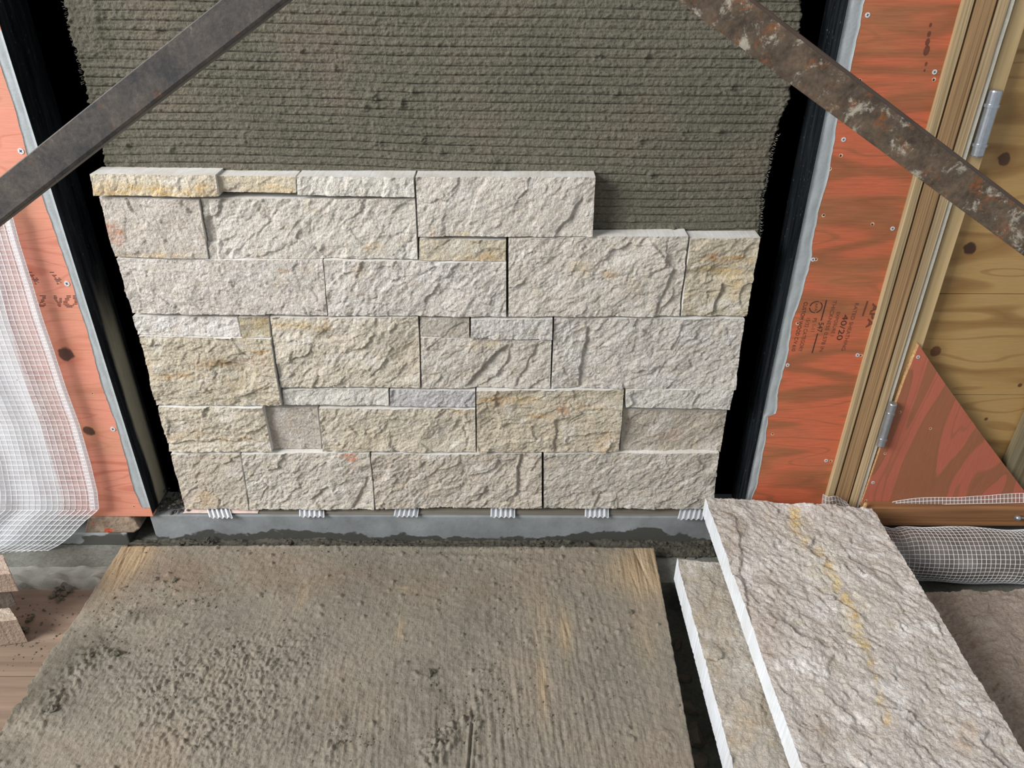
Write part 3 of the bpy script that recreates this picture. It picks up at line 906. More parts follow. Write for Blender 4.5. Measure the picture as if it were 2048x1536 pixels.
# right sheet
pr = empty('plywood_sheet', (XR + 0.1, Y_PLY, ZPLY))
tag(pr, 'deep orange painted plywood sheet with grade stamp right of the stones', 'plywood sheet')
XS1 = W(1818, 400, Y_PLY).x
poly = [(XR, Y_PLY, 0.08), (XS1 - 0.0022, Y_PLY, 0.08), (XS1 - 0.0022, Y_PLY, ZTOP), (XR, Y_PLY, ZTOP)]
MB().prism(poly, (0, 0.018, 0)).build('panel', [M_PLY_R], pr, bevel=0.0006)
wavy_strip('sealant_band', [(1730, 0), (1708, 109), (1675, 238), (1656, 355), (1640, 410), (1626, 477), (1622, 520), (1609, 564), (1600, 600), (1585, 641), (1574, 714), (1556, 780), (1553, 826), (1549, 829), (1536, 831), (1530, 890), (1522, 924), (1516, 965), (1500, 1006)],
           [XR], Y_PLY, 0.0016, M_GREY_SEAL, pr, amp=0.0022)
fix(SCREW_ME, 'screw', [(1735, 30), (1869, 144), (1687, 279), (1785, 457), (1626, 519), (1715, 710), (1575, 730), (1652, 921)], Y_PLY, pr, 0.85)
fix(HOLE_ME, 'screw_hole', [(1720, 161), (1868, 159), (1682, 311), (1660, 338), (1647, 431), (1632, 519), (1722, 711), (1595, 647), (1745, 448), (1545, 868), (1662, 922)], Y_PLY, pr, 0.9)
# dark drip stain on the sheet
dm = MB()
pts = [(1861, 48), (1859, 70), (1855, 92), (1853, 103)]
for (a, b, w_) in ((1861, 50, 3), (1858, 68, 4), (1855, 84, 5), (1853, 101, 7), (1852, 128, 3), (1849, 141, 2)):
    p = W(a, b, Y_PLY - 0.0003)
    ww = w_ * 0.0006
    dm.prism([(p.x + ww * math.cos(t * 0.785), p.y, p.z + ww * 1.7 * math.sin(t * 0.785)) for t in range(8)], (0, 0.0004, 0))
dm.build('tar_drip', plain('tar_drip', C(106, 58, 40), 0.7, 0.3, 200, 0), pr)


def text_part(txt, p0, p1, size_px, mat_, parent, Y=Y_PLY, name='stamp_print', thick=0.0):
    """text running from pixel p0 to pixel p1 on plane Y, letters turned a quarter right"""
    a, b = W(*p0, Y), W(*p1, Y)
    cu = bpy.data.curves.new('stamp', 'FONT')
    cu.body = txt
    cu.size = 1.0
    if thick: cu.offset = thick
    ob = bpy.data.objects.new('stamp_tmp', cu)
    COL.objects.link(ob)
    me = bpy.data.meshes.new_from_object(ob)
    bpy.data.objects.remove(ob); bpy.data.curves.remove(cu)
    n = len(me.vertices)
    co = np.empty(n * 3, dtype=np.float32); me.vertices.foreach_get('co', co); co = co.reshape(-1, 3)
    w_ = co[:, 0].max() - co[:, 0].min()
    hh = max(1e-6, co[:, 1].max())
    L = (b - a).length
    d = (b - a).normalized(); up = Vector((-d.z, 0, d.x))
    up = up if up.x > 0 else -up
    u_ = (co[:, 0] - co[:, 0].min()) / w_ * L; t_ = co[:, 1] / hh * size_px * 0.00078
    out = np.stack([a.x + d.x * u_ + up.x * (t_ - 0.5 * size_px * 0.00078), np.full(n, Y - 0.0003), a.z + d.z * u_ + up.z * (t_ - 0.5 * size_px * 0.00078)], 1)
    me.vertices.foreach_set('co', out.astype(np.float32).ravel())
    me.materials.clear(); me.materials.append(mat_)
    me.update()
    me.name = name
    return link(name, me, parent)


def ink_bar(p0, p1, w_px, mat_, parent):
    a, b = W(*p0, Y_PLY), W(*p1, Y_PLY)
    ww = w_px * 0.0004
    mb = MB().add([(a.x - ww, Y_PLY - 0.0003, a.z), (b.x - ww, Y_PLY - 0.0003, b.z), (b.x + ww, Y_PLY - 0.0003, b.z), (a.x + ww, Y_PLY - 0.0003, a.z)], [(0, 1, 2, 3)])
    return mb.build('stamp_print', mat_, parent)


text_part('APA', (1752, 606), (1737, 656), 13, M_INK_FAINT, pr, thick=0.03)
ink_bar((1735, 602), (1725, 632), 3.5, M_INK_FAINT, pr)
text_part('RATED SHEATHING', (1714, 606), (1686, 701), 8, M_INK_FAINT, pr)
text_part('40/20', (1692, 629), (1678, 680), 12, M_INK, pr)
text_part('EXPOSURE 1', (1677, 624), (1664, 672), 7, M_INK_FAINT, pr)
text_part('THICKNESS 0.578 IN', (1670, 601), (1642, 703), 8, M_INK_FAINT, pr)
ink_bar((1653, 600), (1642, 641), 2.2, M_INK, pr)
text_part('547', (1643, 645), (1638, 664), 11, M_INK, pr)
ink_bar((1635, 667), (1624, 706), 2.2, M_INK, pr)
text_part('PS 1-11', (1630, 636), (1625, 663), 8, M_INK_FAINT, pr)
text_part('15/32 CATEGORY', (1617, 636), (1600, 703), 8, M_INK_FAINT, pr)
text_part('CUSTOM WOOD C/V 610', (1612, 604), (1586, 702), 8, M_INK, pr)
text_part('APA', (1633, 606), (1631, 622), 5, M_INK_FAINT, pr)
mb = MB()
pc = W(1631.5, 614, Y_PLY)
for a0, a1 in ((-1.3, 1.0), (1.25, 3.0), (3.25, 4.8)):
    seg = 14
    for i in range(seg):
        t0, t1 = a0 + (a1 - a0) * i / seg, a0 + (a1 - a0) * (i + 1) / seg
        r0, r1 = 0.0094, 0.0109
        mb.add([(pc.x + r * math.cos(t), Y_PLY - 0.0003, pc.z + r * math.sin(t)) for r, t in ((r0, t0), (r1, t0), (r1, t1), (r0, t1))], [(0, 1, 2, 3)])
mb.build('stamp_print', M_INK, pr)

# ------------------------------------------------------------------ timber uprights between the sheets and the tan door leaf
def upright(pxA, pxB, Yf, back, mat_, label, name='timber_upright', z0=0.086, bev=0.0012, refy=420):
    xa, xb = W(pxA, refy, Yf).x, W(pxB, refy, Yf).x
    e = empty(name, ((xa + xb) / 2, Yf, z0))
    n = 60
    zs = np.linspace(z0, ZTOP, n)
    V, m_ = [], 2
    ea = xa + 0.0006 * fbm(zs * 40, zs * 0 + pxA, 3, int(pxA)) ; eb = xb + 0.0006 * fbm(zs * 40, zs * 0 + pxB, 3, int(pxB))
    for i in range(n):
        V += [(ea[i], back, zs[i]), (ea[i], Yf + 0.001, zs[i]), (ea[i] + 0.0012, Yf, zs[i]), (eb[i] - 0.0012, Yf, zs[i]), (eb[i], Yf + 0.001, zs[i]), (eb[i], back, zs[i])]
    Q = grid_quads(6, n)
    o = link(name, np_mesh(name, np.array(V), Q, [mat_], smooth=False, ngons=[np.arange(6)[::-1], (n - 1) * 6 + np.arange(6)]))
    bpy.data.objects.remove(e)
    tag(o, label, 'timber', 'uprights beside the door leaf')
    return o


M_T1 = timber('weathered_pine', C(182, 160, 122), C(126, 102, 72), 'Z', 1.0, 330)
M_T2 = timber('brown_fir', C(172, 138, 98), C(122, 92, 60), 'Z', 4.0, 420)
M_T3 = timber('pale_laths', C(198, 174, 136), C(132, 104, 72), 'Z', 8.0, 300)
M_T4 = timber('smooth_pine', C(196, 170, 126), C(174, 146, 102), 'Z', 12.0, 90)
upright(1813.5, 1831, -0.030, 0.03, M_T1, 'narrow weathered pine lath along the edge of the orange plywood')
upright(1834, 1870, -0.028, 0.03, M_T2, 'wide brown fir upright, second from the orange plywood')
upright(1873, 1893, -0.026, 0.03, M_T3, 'pale grainy lath between the brown upright and the foam bead')
fo = upright(1893, 1902, -0.023, 0.03, plain('foam_bead', C(206, 200, 186), 0.8, 0.1, 80, 0.4, 0.002), 'thin off-white foam bead squeezed between two pale laths')
fo.name = 'foam_bead'; fo['category'] = 'foam bead'; fo.data.name = 'foam_bead'
if 'group' in fo: del fo['group']
upright(1903, 1933, -0.015, 0.03, M_T4, 'smooth pale pine stile along the tan plywood leaf')

Y_LEAF = 0.004
M_TAN = plywood('tan_plywood', C(176, 142, 90), C(138, 102, 58), C(160, 124, 72), 9.0, lines=15, stain_amt=0.5, rough=0.55, fine=0.06, dark_w=(0.5, 1.0),
                knots=[kn(2008, 318, 12, C(70, 42, 24), C(130, 90, 50), Y_LEAF), kn(1940, 497, 13, C(52, 28, 20), C(150, 112, 62), Y_LEAF), kn(1870, 703, 12, C(92, 56, 32), C(140, 102, 56), Y_LEAF), kn(2040, 770, 6, C(80, 46, 26), None, Y_LEAF), kn(1972, 838, 5, C(92, 60, 34), None, Y_LEAF)])
leaf = empty('door_leaf', (W(1990, 700, Y_LEAF).x, Y_LEAF, 0.09))
tag(leaf, 'tan knotty plywood door leaf with barrel hinges at the far right', 'door leaf')
XLF = W(1933, 420, -0.012).x + 0.032
zc = W(1950, 588, Y_LEAF).z
zd = W(1950, 790, Y_LEAF).z
for za, zb in ((0.086, zd - 0.0005), (zd + 0.0005, zc - 0.0005), (zc + 0.0005, ZTOP)):
    MB().box((XLF - 0.03, Y_LEAF, za), (XLF + 0.75, Y_LEAF + 0.018, zb)).build('board', [M_TAN], leaf, bevel=0.0008)
M_ZINC = plain('zinc_steel', C(178, 184, 192), 0.32, 0.12, 120, 0.1, 0.0005, metallic=0.85)
for (p0, p1, r, Yh) in (((1992, 180), (1954, 312), 0.0092, -0.025), ((1786, 806), (1761, 892), 0.0072, -0.036)):
    a, b = W(*p0, Yh), W(*p1, Yh)
    x = (a.x + b.x) / 2
    a = Vector((a.x * 0.5 + x * 0.5, Yh, a.z)); b = Vector((b.x * 0.5 + x * 0.5, Yh, b.z))
    h = MB().tube([a, a.lerp(b, 0.02), a.lerp(b, 0.98), b], [r * 0.9, r, r, r * 0.9], 20).build('hinge', M_ZINC, leaf, smooth=False)
    h['label'] = 'zinc barrel hinge'
    for t0, t1 in ((0.20, 0.245), (0.80, 0.845)):
        rg = MB().tube([a.lerp(b, t0), a.lerp(b, t1)], r * 1.16, 20).build('collar', M_ZINC)
        rg.parent = h
    # welded leaf behind the barrel
    pl_ = MB().box((x + 0.001, Yh, b.z + 0.02), (x + 0.006, Yh + 0.010, a.z - 0.02)).build('hinge_tab', M_ZINC)
    pl_.parent = h

# triangular gusset
Y_GUS = -0.026
M_GUS = plywood('gusset_plywood', C(180, 100, 78), C(140, 94, 64), C(170, 96, 72), 14.0, axis_along='Z', lines=26, stain_amt=0.25, rough=0.55, rot=0.45, fine=0.06, fres=(2.5, 12.0), dark_w=(-0.15, 0.15))
gp = [(1838, 690), (1809, 760), (1762, 894), (1721, 1012), (2075, 1012), (2044, 976), (1965, 872), (1885, 760)]
gu = empty('gusset_panel', (W(1880, 1008, Y_GUS).x, Y_GUS, W(1880, 1008, Y_GUS).z))
tag(gu, 'triangular red-orange plywood gusset fixed over the tan door leaf', 'gusset')
MB().prism([W(a, b, Y_GUS) for a, b in gp], (0, 0.013, 0), 0, 1).build('panel', [M_GUS, M_PLY_EDGE], gu)
fix(SCREW_ME, 'screw', [(1836, 714), (1746, 965)], Y_GUS, gu, 0.8)
fix(HOLE_ME, 'screw_hole', [(1800, 824), (1770, 907), (1732, 1001), (1861, 857)], Y_GUS, gu, 0.8)

# bottom rail
M_RAIL = timber('brown_rail', C(158, 112, 72), C(108, 70, 42), 'X', 6.0, 200)
xa = W(1728, 1020, -0.045).x
ra = MB().box((xa, -0.046, W(1900, 1052, -0.046).z), (xa + 0.75, -0.0265, W(1900, 1016, -0.046).z)).build('bottom_rail', M_RAIL, bevel=0.002)
tag(ra, 'brown timber bottom rail lying under the orange gusset', 'rail')
sp = MB().tube([W(1726, 1022, -0.05), W(1732, 1006, -0.048)], [0.004, 0.003], 6).build('wood_splinter', M_PLY_EDGE)
tag(sp, 'short pale wood splinter at the left end of the bottom rail', 'splinter')
nl = MB().tube([W(2036, 1036, -0.056), W(2060, 1036, -0.046)], 0.0022, 8).tube([W(2034, 1036, -0.06), W(2037, 1036, -0.056)], 0.0055, 12).build('bolt', M_ZINC, smooth=True)
tag(nl, 'shiny bolt head poking from the bottom rail above the plastic roll', 'bolt')
# leaning board at the far right
lb = MB().prism([W(a, b, -0.015) for a, b in ((2075, 790), (2013, 930), (2012, 945), (2040, 1010), (2300, 1010), (2300, 790))], (0, 0.015, 0)).build('leaning_board', timber('grey_board', C(126, 116, 90), C(92, 80, 58), 'Z', 20.0, 120), bevel=0.001)
tag(lb, 'grey weathered board leaning behind the gusset at the right edge', 'board')


# ------------------------------------------------------------------ rusty angle-iron braces crossing in front
M_RUST_L = rust_material('dark_rusty_steel', 3.0, 0.055, 0.02, C(54, 53, 54), C(88, 80, 74), None)
M_RUST_R = rust_material('flaking_rusty_steel', 11.0, 0.15, 0.085, C(66, 56, 47), C(110, 93, 76), None)
M_FLANGE = plain('brown_steel_flange', C(82, 68, 60), 0.5, 0.15, 60, 0.2, 0.001, metallic=0.2)


def brace(upA, upB, loA, loB, Yb, ext0, ext1, flange_top, flange, mats, label):
    a_up, b_up, a_lo, b_lo = W(*upA, Yb), W(*upB, Yb), W(*loA, Yb), W(*loB, Yb)
    d = ((b_up - a_up) + (b_lo - a_lo)).normalized()
    up = Vector((-d.z, 0, d.x)); up = up if up.z > 0 else -up
    mid0 = (a_up + a_lo) / 2
    wdt = ((a_up - a_lo).dot(up) + (b_up - b_lo).dot(up)) / 2
    p0, p1 = mid0 - d * ext0, (b_up + b_lo) / 2 + d * ext1
    t = 0.0042; f = Vector((0, 1, 0)); hw = wdt / 2
    # L section in (up, back) coordinates, rounded heel
    if flange_top:
        sec = [(-hw, 0.0004), (-hw + 0.001, 0), (hw - 0.003, 0), (hw - 0.0009, 0.0009), (hw, 0.003), (hw, flange), (hw - t, flange), (hw - t, t + 0.002), (hw - t - 0.002, t), (-hw, t)]
    else:
        sec = [(hw, t), (hw, 0.0006), (hw - 0.0008, 0), (-hw + 0.003, 0), (-hw + 0.0009, 0.0009), (-hw, 0.003), (-hw, flange), (-hw + t, flange), (-hw + t, t)]
    e = empty('angle_iron_brace', (p0 if p0.z < p1.z else p1))
    tag(e, label, 'brace', 'diagonal scaffold braces')
    def strip_(idx, name, m):
        n = 60; V = []
        for i in range(n):
            c = p0.lerp(p1, i / (n - 1))
            V += [tuple(c + up * q[0] + f * q[1]) for q in idx]
        k = len(idx)
        Q = grid_quads(k, n)
        closing = np.array([[i * k + k - 1, i * k, (i + 1) * k, (i + 1) * k + k - 1] for i in range(n - 1)])
        me = np_mesh(name, np.array(V), np.concatenate([Q, closing]), [m], smooth=False, ngons=[np.arange(k), (n - 1) * k + np.arange(k)[::-1]])
        bm = bmesh.new(); bm.from_mesh(me); bmesh.ops.recalc_face_normals(bm, faces=bm.faces); bm.to_mesh(me); bm.free()
        return link(name, me, e)
    if flange_top:
        face = [(-hw, 0.0004), (-hw + 0.001, 0), (hw - 0.0032, 0), (hw - 0.0032, t), (-hw, t)]
        fl = [(hw - 0.0031, 0), (hw - 0.0009, 0.0009), (hw, 0.003), (hw, flange), (hw - t, flange), (hw - t, t + 0.002), (hw - 0.0031, t)]
    else:
        face = [(hw, t), (hw, 0.0006), (hw - 0.0008, 0), (-hw + 0.0032, 0), (-hw + 0.0032, t)]
        fl = [(-hw + 0.0031, 0), (-hw + 0.0009, 0.0009), (-hw, 0.003), (-hw, flange), (-hw + t, flange), (-hw + t, t + 0.002), (-hw + 0.0031, t)]
    strip_(face, 'web', mats[0]); strip_(fl, 'flange', mats[1])
    return e


brace((0, 352), (443, 0), (0, 450), (575, 0), -0.45, 0.55, 0.9, False, 0.030, (M_RUST_L, M_RUST_L), 'dark rusty angle-iron brace running up from the left edge')
brace((1500, -6), (2048, 406), (1500, 105), (2048, 515), -0.50, 0.9, 0.55, True, 0.042, (M_RUST_R, M_FLANGE), 'flaking orange-rust angle-iron brace crossing the top right corner')


# ------------------------------------------------------------------ mortar-covered plywood board on the floor
Z_BRD = 0.030
def board_material():
    m, nt, b = new_mat('mortar_on_plywood', 0.8)
    at = N(nt, 'ShaderNodeAttribute', attribute_name='col')
    sep = N(nt, 'ShaderNodeSeparateColor', {'Color': at.outputs['Color']})
    v = coords(nt)
    big = noise(nt, v, 5.0, 5, 0.6)
    fine = noise(nt, v, 260, 6, 0.65)
    c = ramp(nt, big, [(0.3, C(113, 108, 97)), (0.5, C(128, 122, 109)), (0.66, C(134, 123, 109)), (0.8, C(119, 114, 102))])
    c = mix(nt, 1.0, c, ramp(nt, fine, [(0.3, BW(0.84)), (0.5, BW(1.0)), (0.75, BW(1.12))]), 'MULTIPLY')
    c = mix(nt, sep.outputs['Green'], c, C(120, 103, 86))
    c = mix(nt, sep.outputs['Blue'], c, C(88, 85, 72))
    wv = noise(nt, coords(nt, (210, 6, 1)), 1.0, 4, 0.6, 0.2)
    wood = ramp(nt, wv, [(0.28, C(104, 84, 60)), (0.45, C(158, 136, 106)), (0.75, C(186, 168, 140))])
    c = mix(nt, sep.outputs['Red'], wood, c)
    nt.links.new(c, b.inputs['Base Color'])
    h = mth(nt, 'ADD', mth(nt, 'ADD', mth(nt, 'MULTIPLY', fine, 0.5), noise(nt, v, 120, 4, 0.5, 0.3)), mth(nt, 'MULTIPLY', wv, mth(nt, 'SUBTRACT', 1.3, sep.outputs['Red'])))
    stroke = noise(nt, coords(nt, (420, 36, 1), (0, 0, 0.12)), 1.0, 3, 0.6, 0.2)
    h = mth(nt, 'ADD', h, mth(nt, 'MULTIPLY', stroke, 0.35))
    bump(nt, b, h, 0.7, 0.0032)
    nt.links.new(ramp(nt, big, [(0.3, BW(0.6)), (0.7, BW(0.85))]), b.inputs['Roughness'])
    return m


M_BOARD = board_material()
bc = [G(244, 1093, Z_BRD), G(1309, 1101, Z_BRD)]
pL, pR = G(93, 1333, Z_BRD), G(1389, 1536, Z_BRD)
NUb, NVb = 560, 330
y_far = (bc[0].y + bc[1].y) / 2 + 0.004
y_near = -0.80
def side_x(p, q, y): return p.x + (q.x - p.x) * (y - p.y) / (q.y - p.y)
vv = np.linspace(0, 1, NVb) ** 1.0
yrow = y_far + (y_near - y_far) * vv
xlb = side_x(bc[0], pL, yrow) + 0.0012 * fbm(yrow * 60, yrow * 0, 3, 4) - smooth01(-0.22, -0.30, yrow) * (0.006 + 0.016 * fbm(yrow * 26, yrow * 0 + 5, 4, 6))
xrb = side_x(bc[1], pR, yrow) + 0.0014 * fbm(yrow * 70, yrow * 0, 3, 14)
ss = np.linspace(0, 1, NUb)[None, :]
bx_ = xlb[:, None] * (1 - ss) + xrb[:, None] * ss
by_ = yrow[:, None] + 0.0016 * fbm(bx_ * 50, bx_ * 0, 3, 2) * np.exp(-(vv[:, None]) * 60)
def gxy(a, b): p = G(a, b, Z_BRD); return p.x, p.y
def blobm(a, b, rx, ry, pw=1.0):
    """soft mask round a pixel of the board; radii in metres"""
    x0, y0 = gxy(a, b)
    q = ((bx_ - x0) / rx) ** 2 + ((by_ - y0) / ry) ** 2
    return np.exp(-q * pw)
nz = fbm(bx_ * 14, by_ * 14, 4, 301)
# where the mortar lies (1) and bare wood shows (0)
cov = np.ones_like(bx_)
wrp = 0.35 * nz + 0.25 * fbm(bx_ * 70, by_ * 9, 3, 302)
for (a, b, rx, ry, stn) in ((262, 1110, 0.045, 0.05, 1.2), (235, 1150, 0.03, 0.06, 0.7), (1300, 1135, 0.045, 0.07, 1.15), (1260, 1150, 0.05, 0.05, 0.55), (1130, 1265, 0.010, 0.05, 0.75), (1085, 1370, 0.008, 0.05, 0.75), (800, 1262, 0.008, 0.03, 0.5), (605, 1190, 0.007, 0.035, 0.45), (1085, 1235, 0.02, 0.06, 0.35), (808, 1178, 0.01, 0.012, 0.35), (1290, 1280, 0.02, 0.05, 0.35)):
    cov = cov - stn * np.clip(blobm(a, b, rx, ry) + wrp * 0.35 * blobm(a, b, rx * 1.5, ry * 1.5), 0, 1)
cov = np.clip(cov, 0, 1)
dust = np.clip(1.1 * blobm(350, 1150, 0.10, 0.06) + 0.8 * blobm(620, 1150, 0.14, 0.05) + 0.5 * blobm(700, 1420, 0.06, 0.05) + 0.6 * blobm(900, 1180, 0.12, 0.05), 0, 1) * smooth01(-0.3, 0.3, nz + 0.2)
# relief
brush = fbm((bx_ + 0.10 * by_) * 150, by_ * 12, 3, 311)                     # strokes running away from the viewer
brush2 = fbm((bx_ * 0.8 - by_ * 0.6) * 120, (bx_ * 0.6 + by_ * 0.8) * 22, 3, 312)
stip = np.abs(fbm(bx_ * 105, by_ * 80, 2, 313))                             # coarse stipple
sm_ = np.clip(blobm(420, 1420, 0.14, 0.10) * 1.3 + 0.7 * blobm(560, 1300, 0.10, 0.05) + 0.5 * blobm(330, 1330, 0.10, 0.07), 0, 1)
sb_ = np.clip(blobm(1050, 1480, 0.22, 0.14) + 0.6 * blobm(1150, 1250, 0.15, 0.1) + 0.7 * blobm(640, 1470, 0.1, 0.06), 0, 1)
hgt = 0.0016 + 0.0018 * nz + 0.0017 * fbm(bx_ * 75, by_ * 75, 4, 315)
hgt = hgt + sm_ * (0.0100 * np.minimum(stip * 1.7, 0.6)) * (0.65 + 0.9 * np.clip(brush2, -0.5, 0.6))
hgt = hgt + sb_ * 0.0032 * brush + 0.0018 * brush2 * (1 - sm_)
F1, F2, i1, i2, wx_, wy_ = worley(bx_ * 62, by_ * 62, 321)
hgt = hgt + np.where(i1 > 0.88, np.clip(0.38 - F1, 0, 1) * 0.022 * i2, 0) * (0.7 + fbm(bx_ * 240, by_ * 240, 2, 33)) * cov
# heaped ridges and lumps seen in the photograph: pixel, radii (m), height
for (a, b, rx, ry, hh) in ((870, 1500, 0.022, 0.032, 0.012), (905, 1470, 0.012, 0.02, 0.008), (930, 1440, 0.018, 0.016, 0.007), (965, 1400, 0.014, 0.03, 0.005), (850, 1355, 0.02, 0.006, 0.006), (970, 1345, 0.02, 0.014, 0.005),
                           (660, 1505, 0.016, 0.03, 0.006), (680, 1450, 0.016, 0.02, 0.004), (560, 1190, 0.018, 0.016, 0.004), (1000, 1100, 0.10, 0.006, 0.006), (640, 1093, 0.18, 0.006, 0.004), (1030, 1125, 0.03, 0.008, 0.005), (930, 1115, 0.05, 0.006, 0.004),
                           (200, 1310, 0.03, 0.03, 0.006), (150, 1345, 0.03, 0.03, 0.007), (235, 1315, 0.016, 0.012, 0.006), (110, 1410, 0.02, 0.03, 0.006), (1330, 1480, 0.02, 0.02, 0.004), (255, 1240, 0.05, 0.03, 0.004), (1170, 1130, 0.02, 0.01, 0.004), (60, 1440, 0.06, 0.05, 0.004)):
    hgt = hgt + hh * blobm(a, b, rx, ry) * (0.35 + 1.9 * np.abs(fbm(bx_ * 75, by_ * 75, 3, 331)))
# a scored line and grain cracks in the bare corner
x0, y0 = gxy(945, 1450); x1, y1 = gxy(936, 1560)
sd, al = seg_dist(bx_, by_, (x0, y0), (x1, y1))
hgt = hgt - 0.004 * np.clip(1 - np.abs(sd) / 0.0022, 0, 1) * (al > 0) + 0.003 * np.clip(1 - np.abs(np.abs(sd) - 0.004) / 0.003, 0, 1) * (al > 0)
crack = np.clip(fbm((bx_ + 0.18 * by_) * 150, by_ * 7, 2, 341) - 0.18, 0, 1)
hgt = hgt * (0.15 + 0.85 * cov) - 0.007 * crack * (1 - cov)
bz_ = Z_BRD + hgt
Vt = np.stack([bx_.ravel(), by_.ravel(), bz_.ravel()], 1)
ringb = np.concatenate([np.arange(NUb), np.arange(1, NVb) * NUb + NUb - 1, (NVb - 1) * NUb + np.arange(NUb - 2, -1, -1), np.arange(NVb - 2, 0, -1) * NUb])
Vlo = Vt[ringb].copy(); Vlo[:, 2] = 0.0128
nT = len(Vt); k = np.arange(len(ringb)); k2 = (k + 1) % len(ringb)
sideq = np.stack([ringb[k], ringb[k2], nT + k2, nT + k], 1)
colb = np.zeros((nT + len(ringb), 3)); colb[:nT, 0] = cov.ravel(); colb[:nT, 1] = (0.75 * dust).ravel()
wet_ = np.clip(blobm(200, 1265, 0.05, 0.05) + blobm(130, 1340, 0.05, 0.05) + blobm(40, 1440, 0.06, 0.07) + 0.7 * blobm(260, 1230, 0.05, 0.03) + 0.5 * blobm(640, 1092, 0.4, 0.008), 0, 1)
colb[:nT, 2] = (0.85 * wet_ * smooth01(-0.4, 0.2, nz)).ravel()
q_ = grid_quads(NUb, NVb)[:, ::-1]
brd_me = np_mesh('plywood_board', np.concatenate([Vt, Vlo]), np.concatenate([q_, sideq]), [M_BOARD], None, colb, True, ngons=[nT + k])
brd = link('plywood_board', brd_me)
tag(brd, 'large plywood board smeared with wet grey mortar on the floor', 'board')

def crumb(mb, p, r, rs, flat=0.75):
    """small uneven lump: squashed octahedron-like solid of 8-14 faces"""
    n = 6; V = [Vector((0, 0, flat * r * rs.uniform(0.7, 1.1)))]
    for lev, rr in ((0.35, 0.8), (-0.3, 1.0)):
        for k in range(n):
            a = 2 * math.pi * (k + rs.random() * 0.6) / n
            q = rr * rs.uniform(0.65, 1.15)
            V.append(Vector((r * q * math.cos(a), r * q * math.sin(a), r * flat * (lev + rs.uniform(-0.2, 0.2)))))
    f = [(0, 1 + k, 1 + (k + 1) % n) for k in range(n)]
    f += [(1 + k, 1 + n + k, 1 + n + (k + 1) % n, 1 + (k + 1) % n) for k in range(n)]
    f.append(tuple(1 + n + k for k in range(n - 1, -1, -1)))
    e1, e2 = rs.uniform(0.7, 1.4), rs.uniform(0, 6.28)
    c_, s_ = math.cos(e2), math.sin(e2)
    out = []
    for v in V:
        x, y = v.x * e1, v.y / e1
        out.append(Vector((x * c_ - y * s_, x * s_ + y * c_, v.z)) + p)
    mb.add(out, f)


def board_z(x, y):
    j = int(np.clip((y - y_far) / (y_near - y_far) * (NVb - 1), 0, NVb - 1))
    i = int(np.clip((x - xlb[j]) / (xrb[j] - xlb[j]) * (NUb - 1), 0, NUb - 1))
    return float(bz_[j, i])


rs = random.Random(12)
cm = MB()
centres = [(300, 1190, 60, 90), (220, 1230, 60, 80), (230, 1300, 80, 40), (400, 1200, 100, 40), (930, 1440, 60, 90), (1000, 1440, 120, 60), (700, 1100, 400, 30), (1100, 1400, 200, 70), (680, 1480, 90, 60), (960, 1370, 120, 50)]
for i in range(760):
    if rs.random() < 0.62:
        c0 = rs.choice(centres)
        a, b = rs.gauss(c0[0], c0[2] * 0.6), rs.gauss(c0[1], c0[3] * 0.35)
    else:
        a, b = rs.uniform(120, 1370), rs.uniform(1095, 1535)
    p = G(a, b, Z_BRD)
    j = np.clip((p.y - y_far) / (y_near - y_far), 0, 1)
    xa_, xb_ = side_x(bc[0], pL, p.y) + 0.006, side_x(bc[1], pR, p.y) - 0.006
    if not (xa_ < p.x < xb_) or p.y > y_far - 0.004: continue
    r = 0.0009 + 0.0019 * rs.random() ** 2.2
    crumb(cm, Vector((p.x, p.y, board_z(p.x, p.y) + r * 0.25)), r, rs)
o = cm.build('mortar_crumbs', M_CRUMB, brd); o['kind'] = 'stuff'

lumps = [((466, 1298), 0.0055, 'small round mortar lump alone on the left half of the board'), ((312, 1160), 0.006, 'glossy dark mortar lump near the bare left corner of the board'), ((350, 1163), 0.0055, 'small dark mortar lump right of another near the bare corner'),
         ((860, 1350), 0.008, 'ragged mortar lump with a pale tip in the middle of the board'), ((1262, 1225), 0.006, 'mortar lump on the right side of the board near bare wood'), ((232, 1315), 0.008, 'thick mortar lump near the left edge of the board'), ((110, 1422), 0.008, 'mortar lump at the lower left corner of the board')]
for (pp, r, lab) in lumps:
    p = G(pp[0], pp[1], Z_BRD)
    mb = MB()
    crumb(mb, Vector((p.x, p.y, board_z(p.x, p.y) + r * 0.25)), r, rs)
    for q in range(3):
        crumb(mb, Vector((p.x + rs.uniform(-r, r) * 0.7, p.y + rs.uniform(-r, r) * 0.7, board_z(p.x, p.y) + r * 0.2)), r * 0.55, rs)
    tag(mb.build('mortar_lump', M_CRUMB, smooth=False), lab, 'mortar lump')

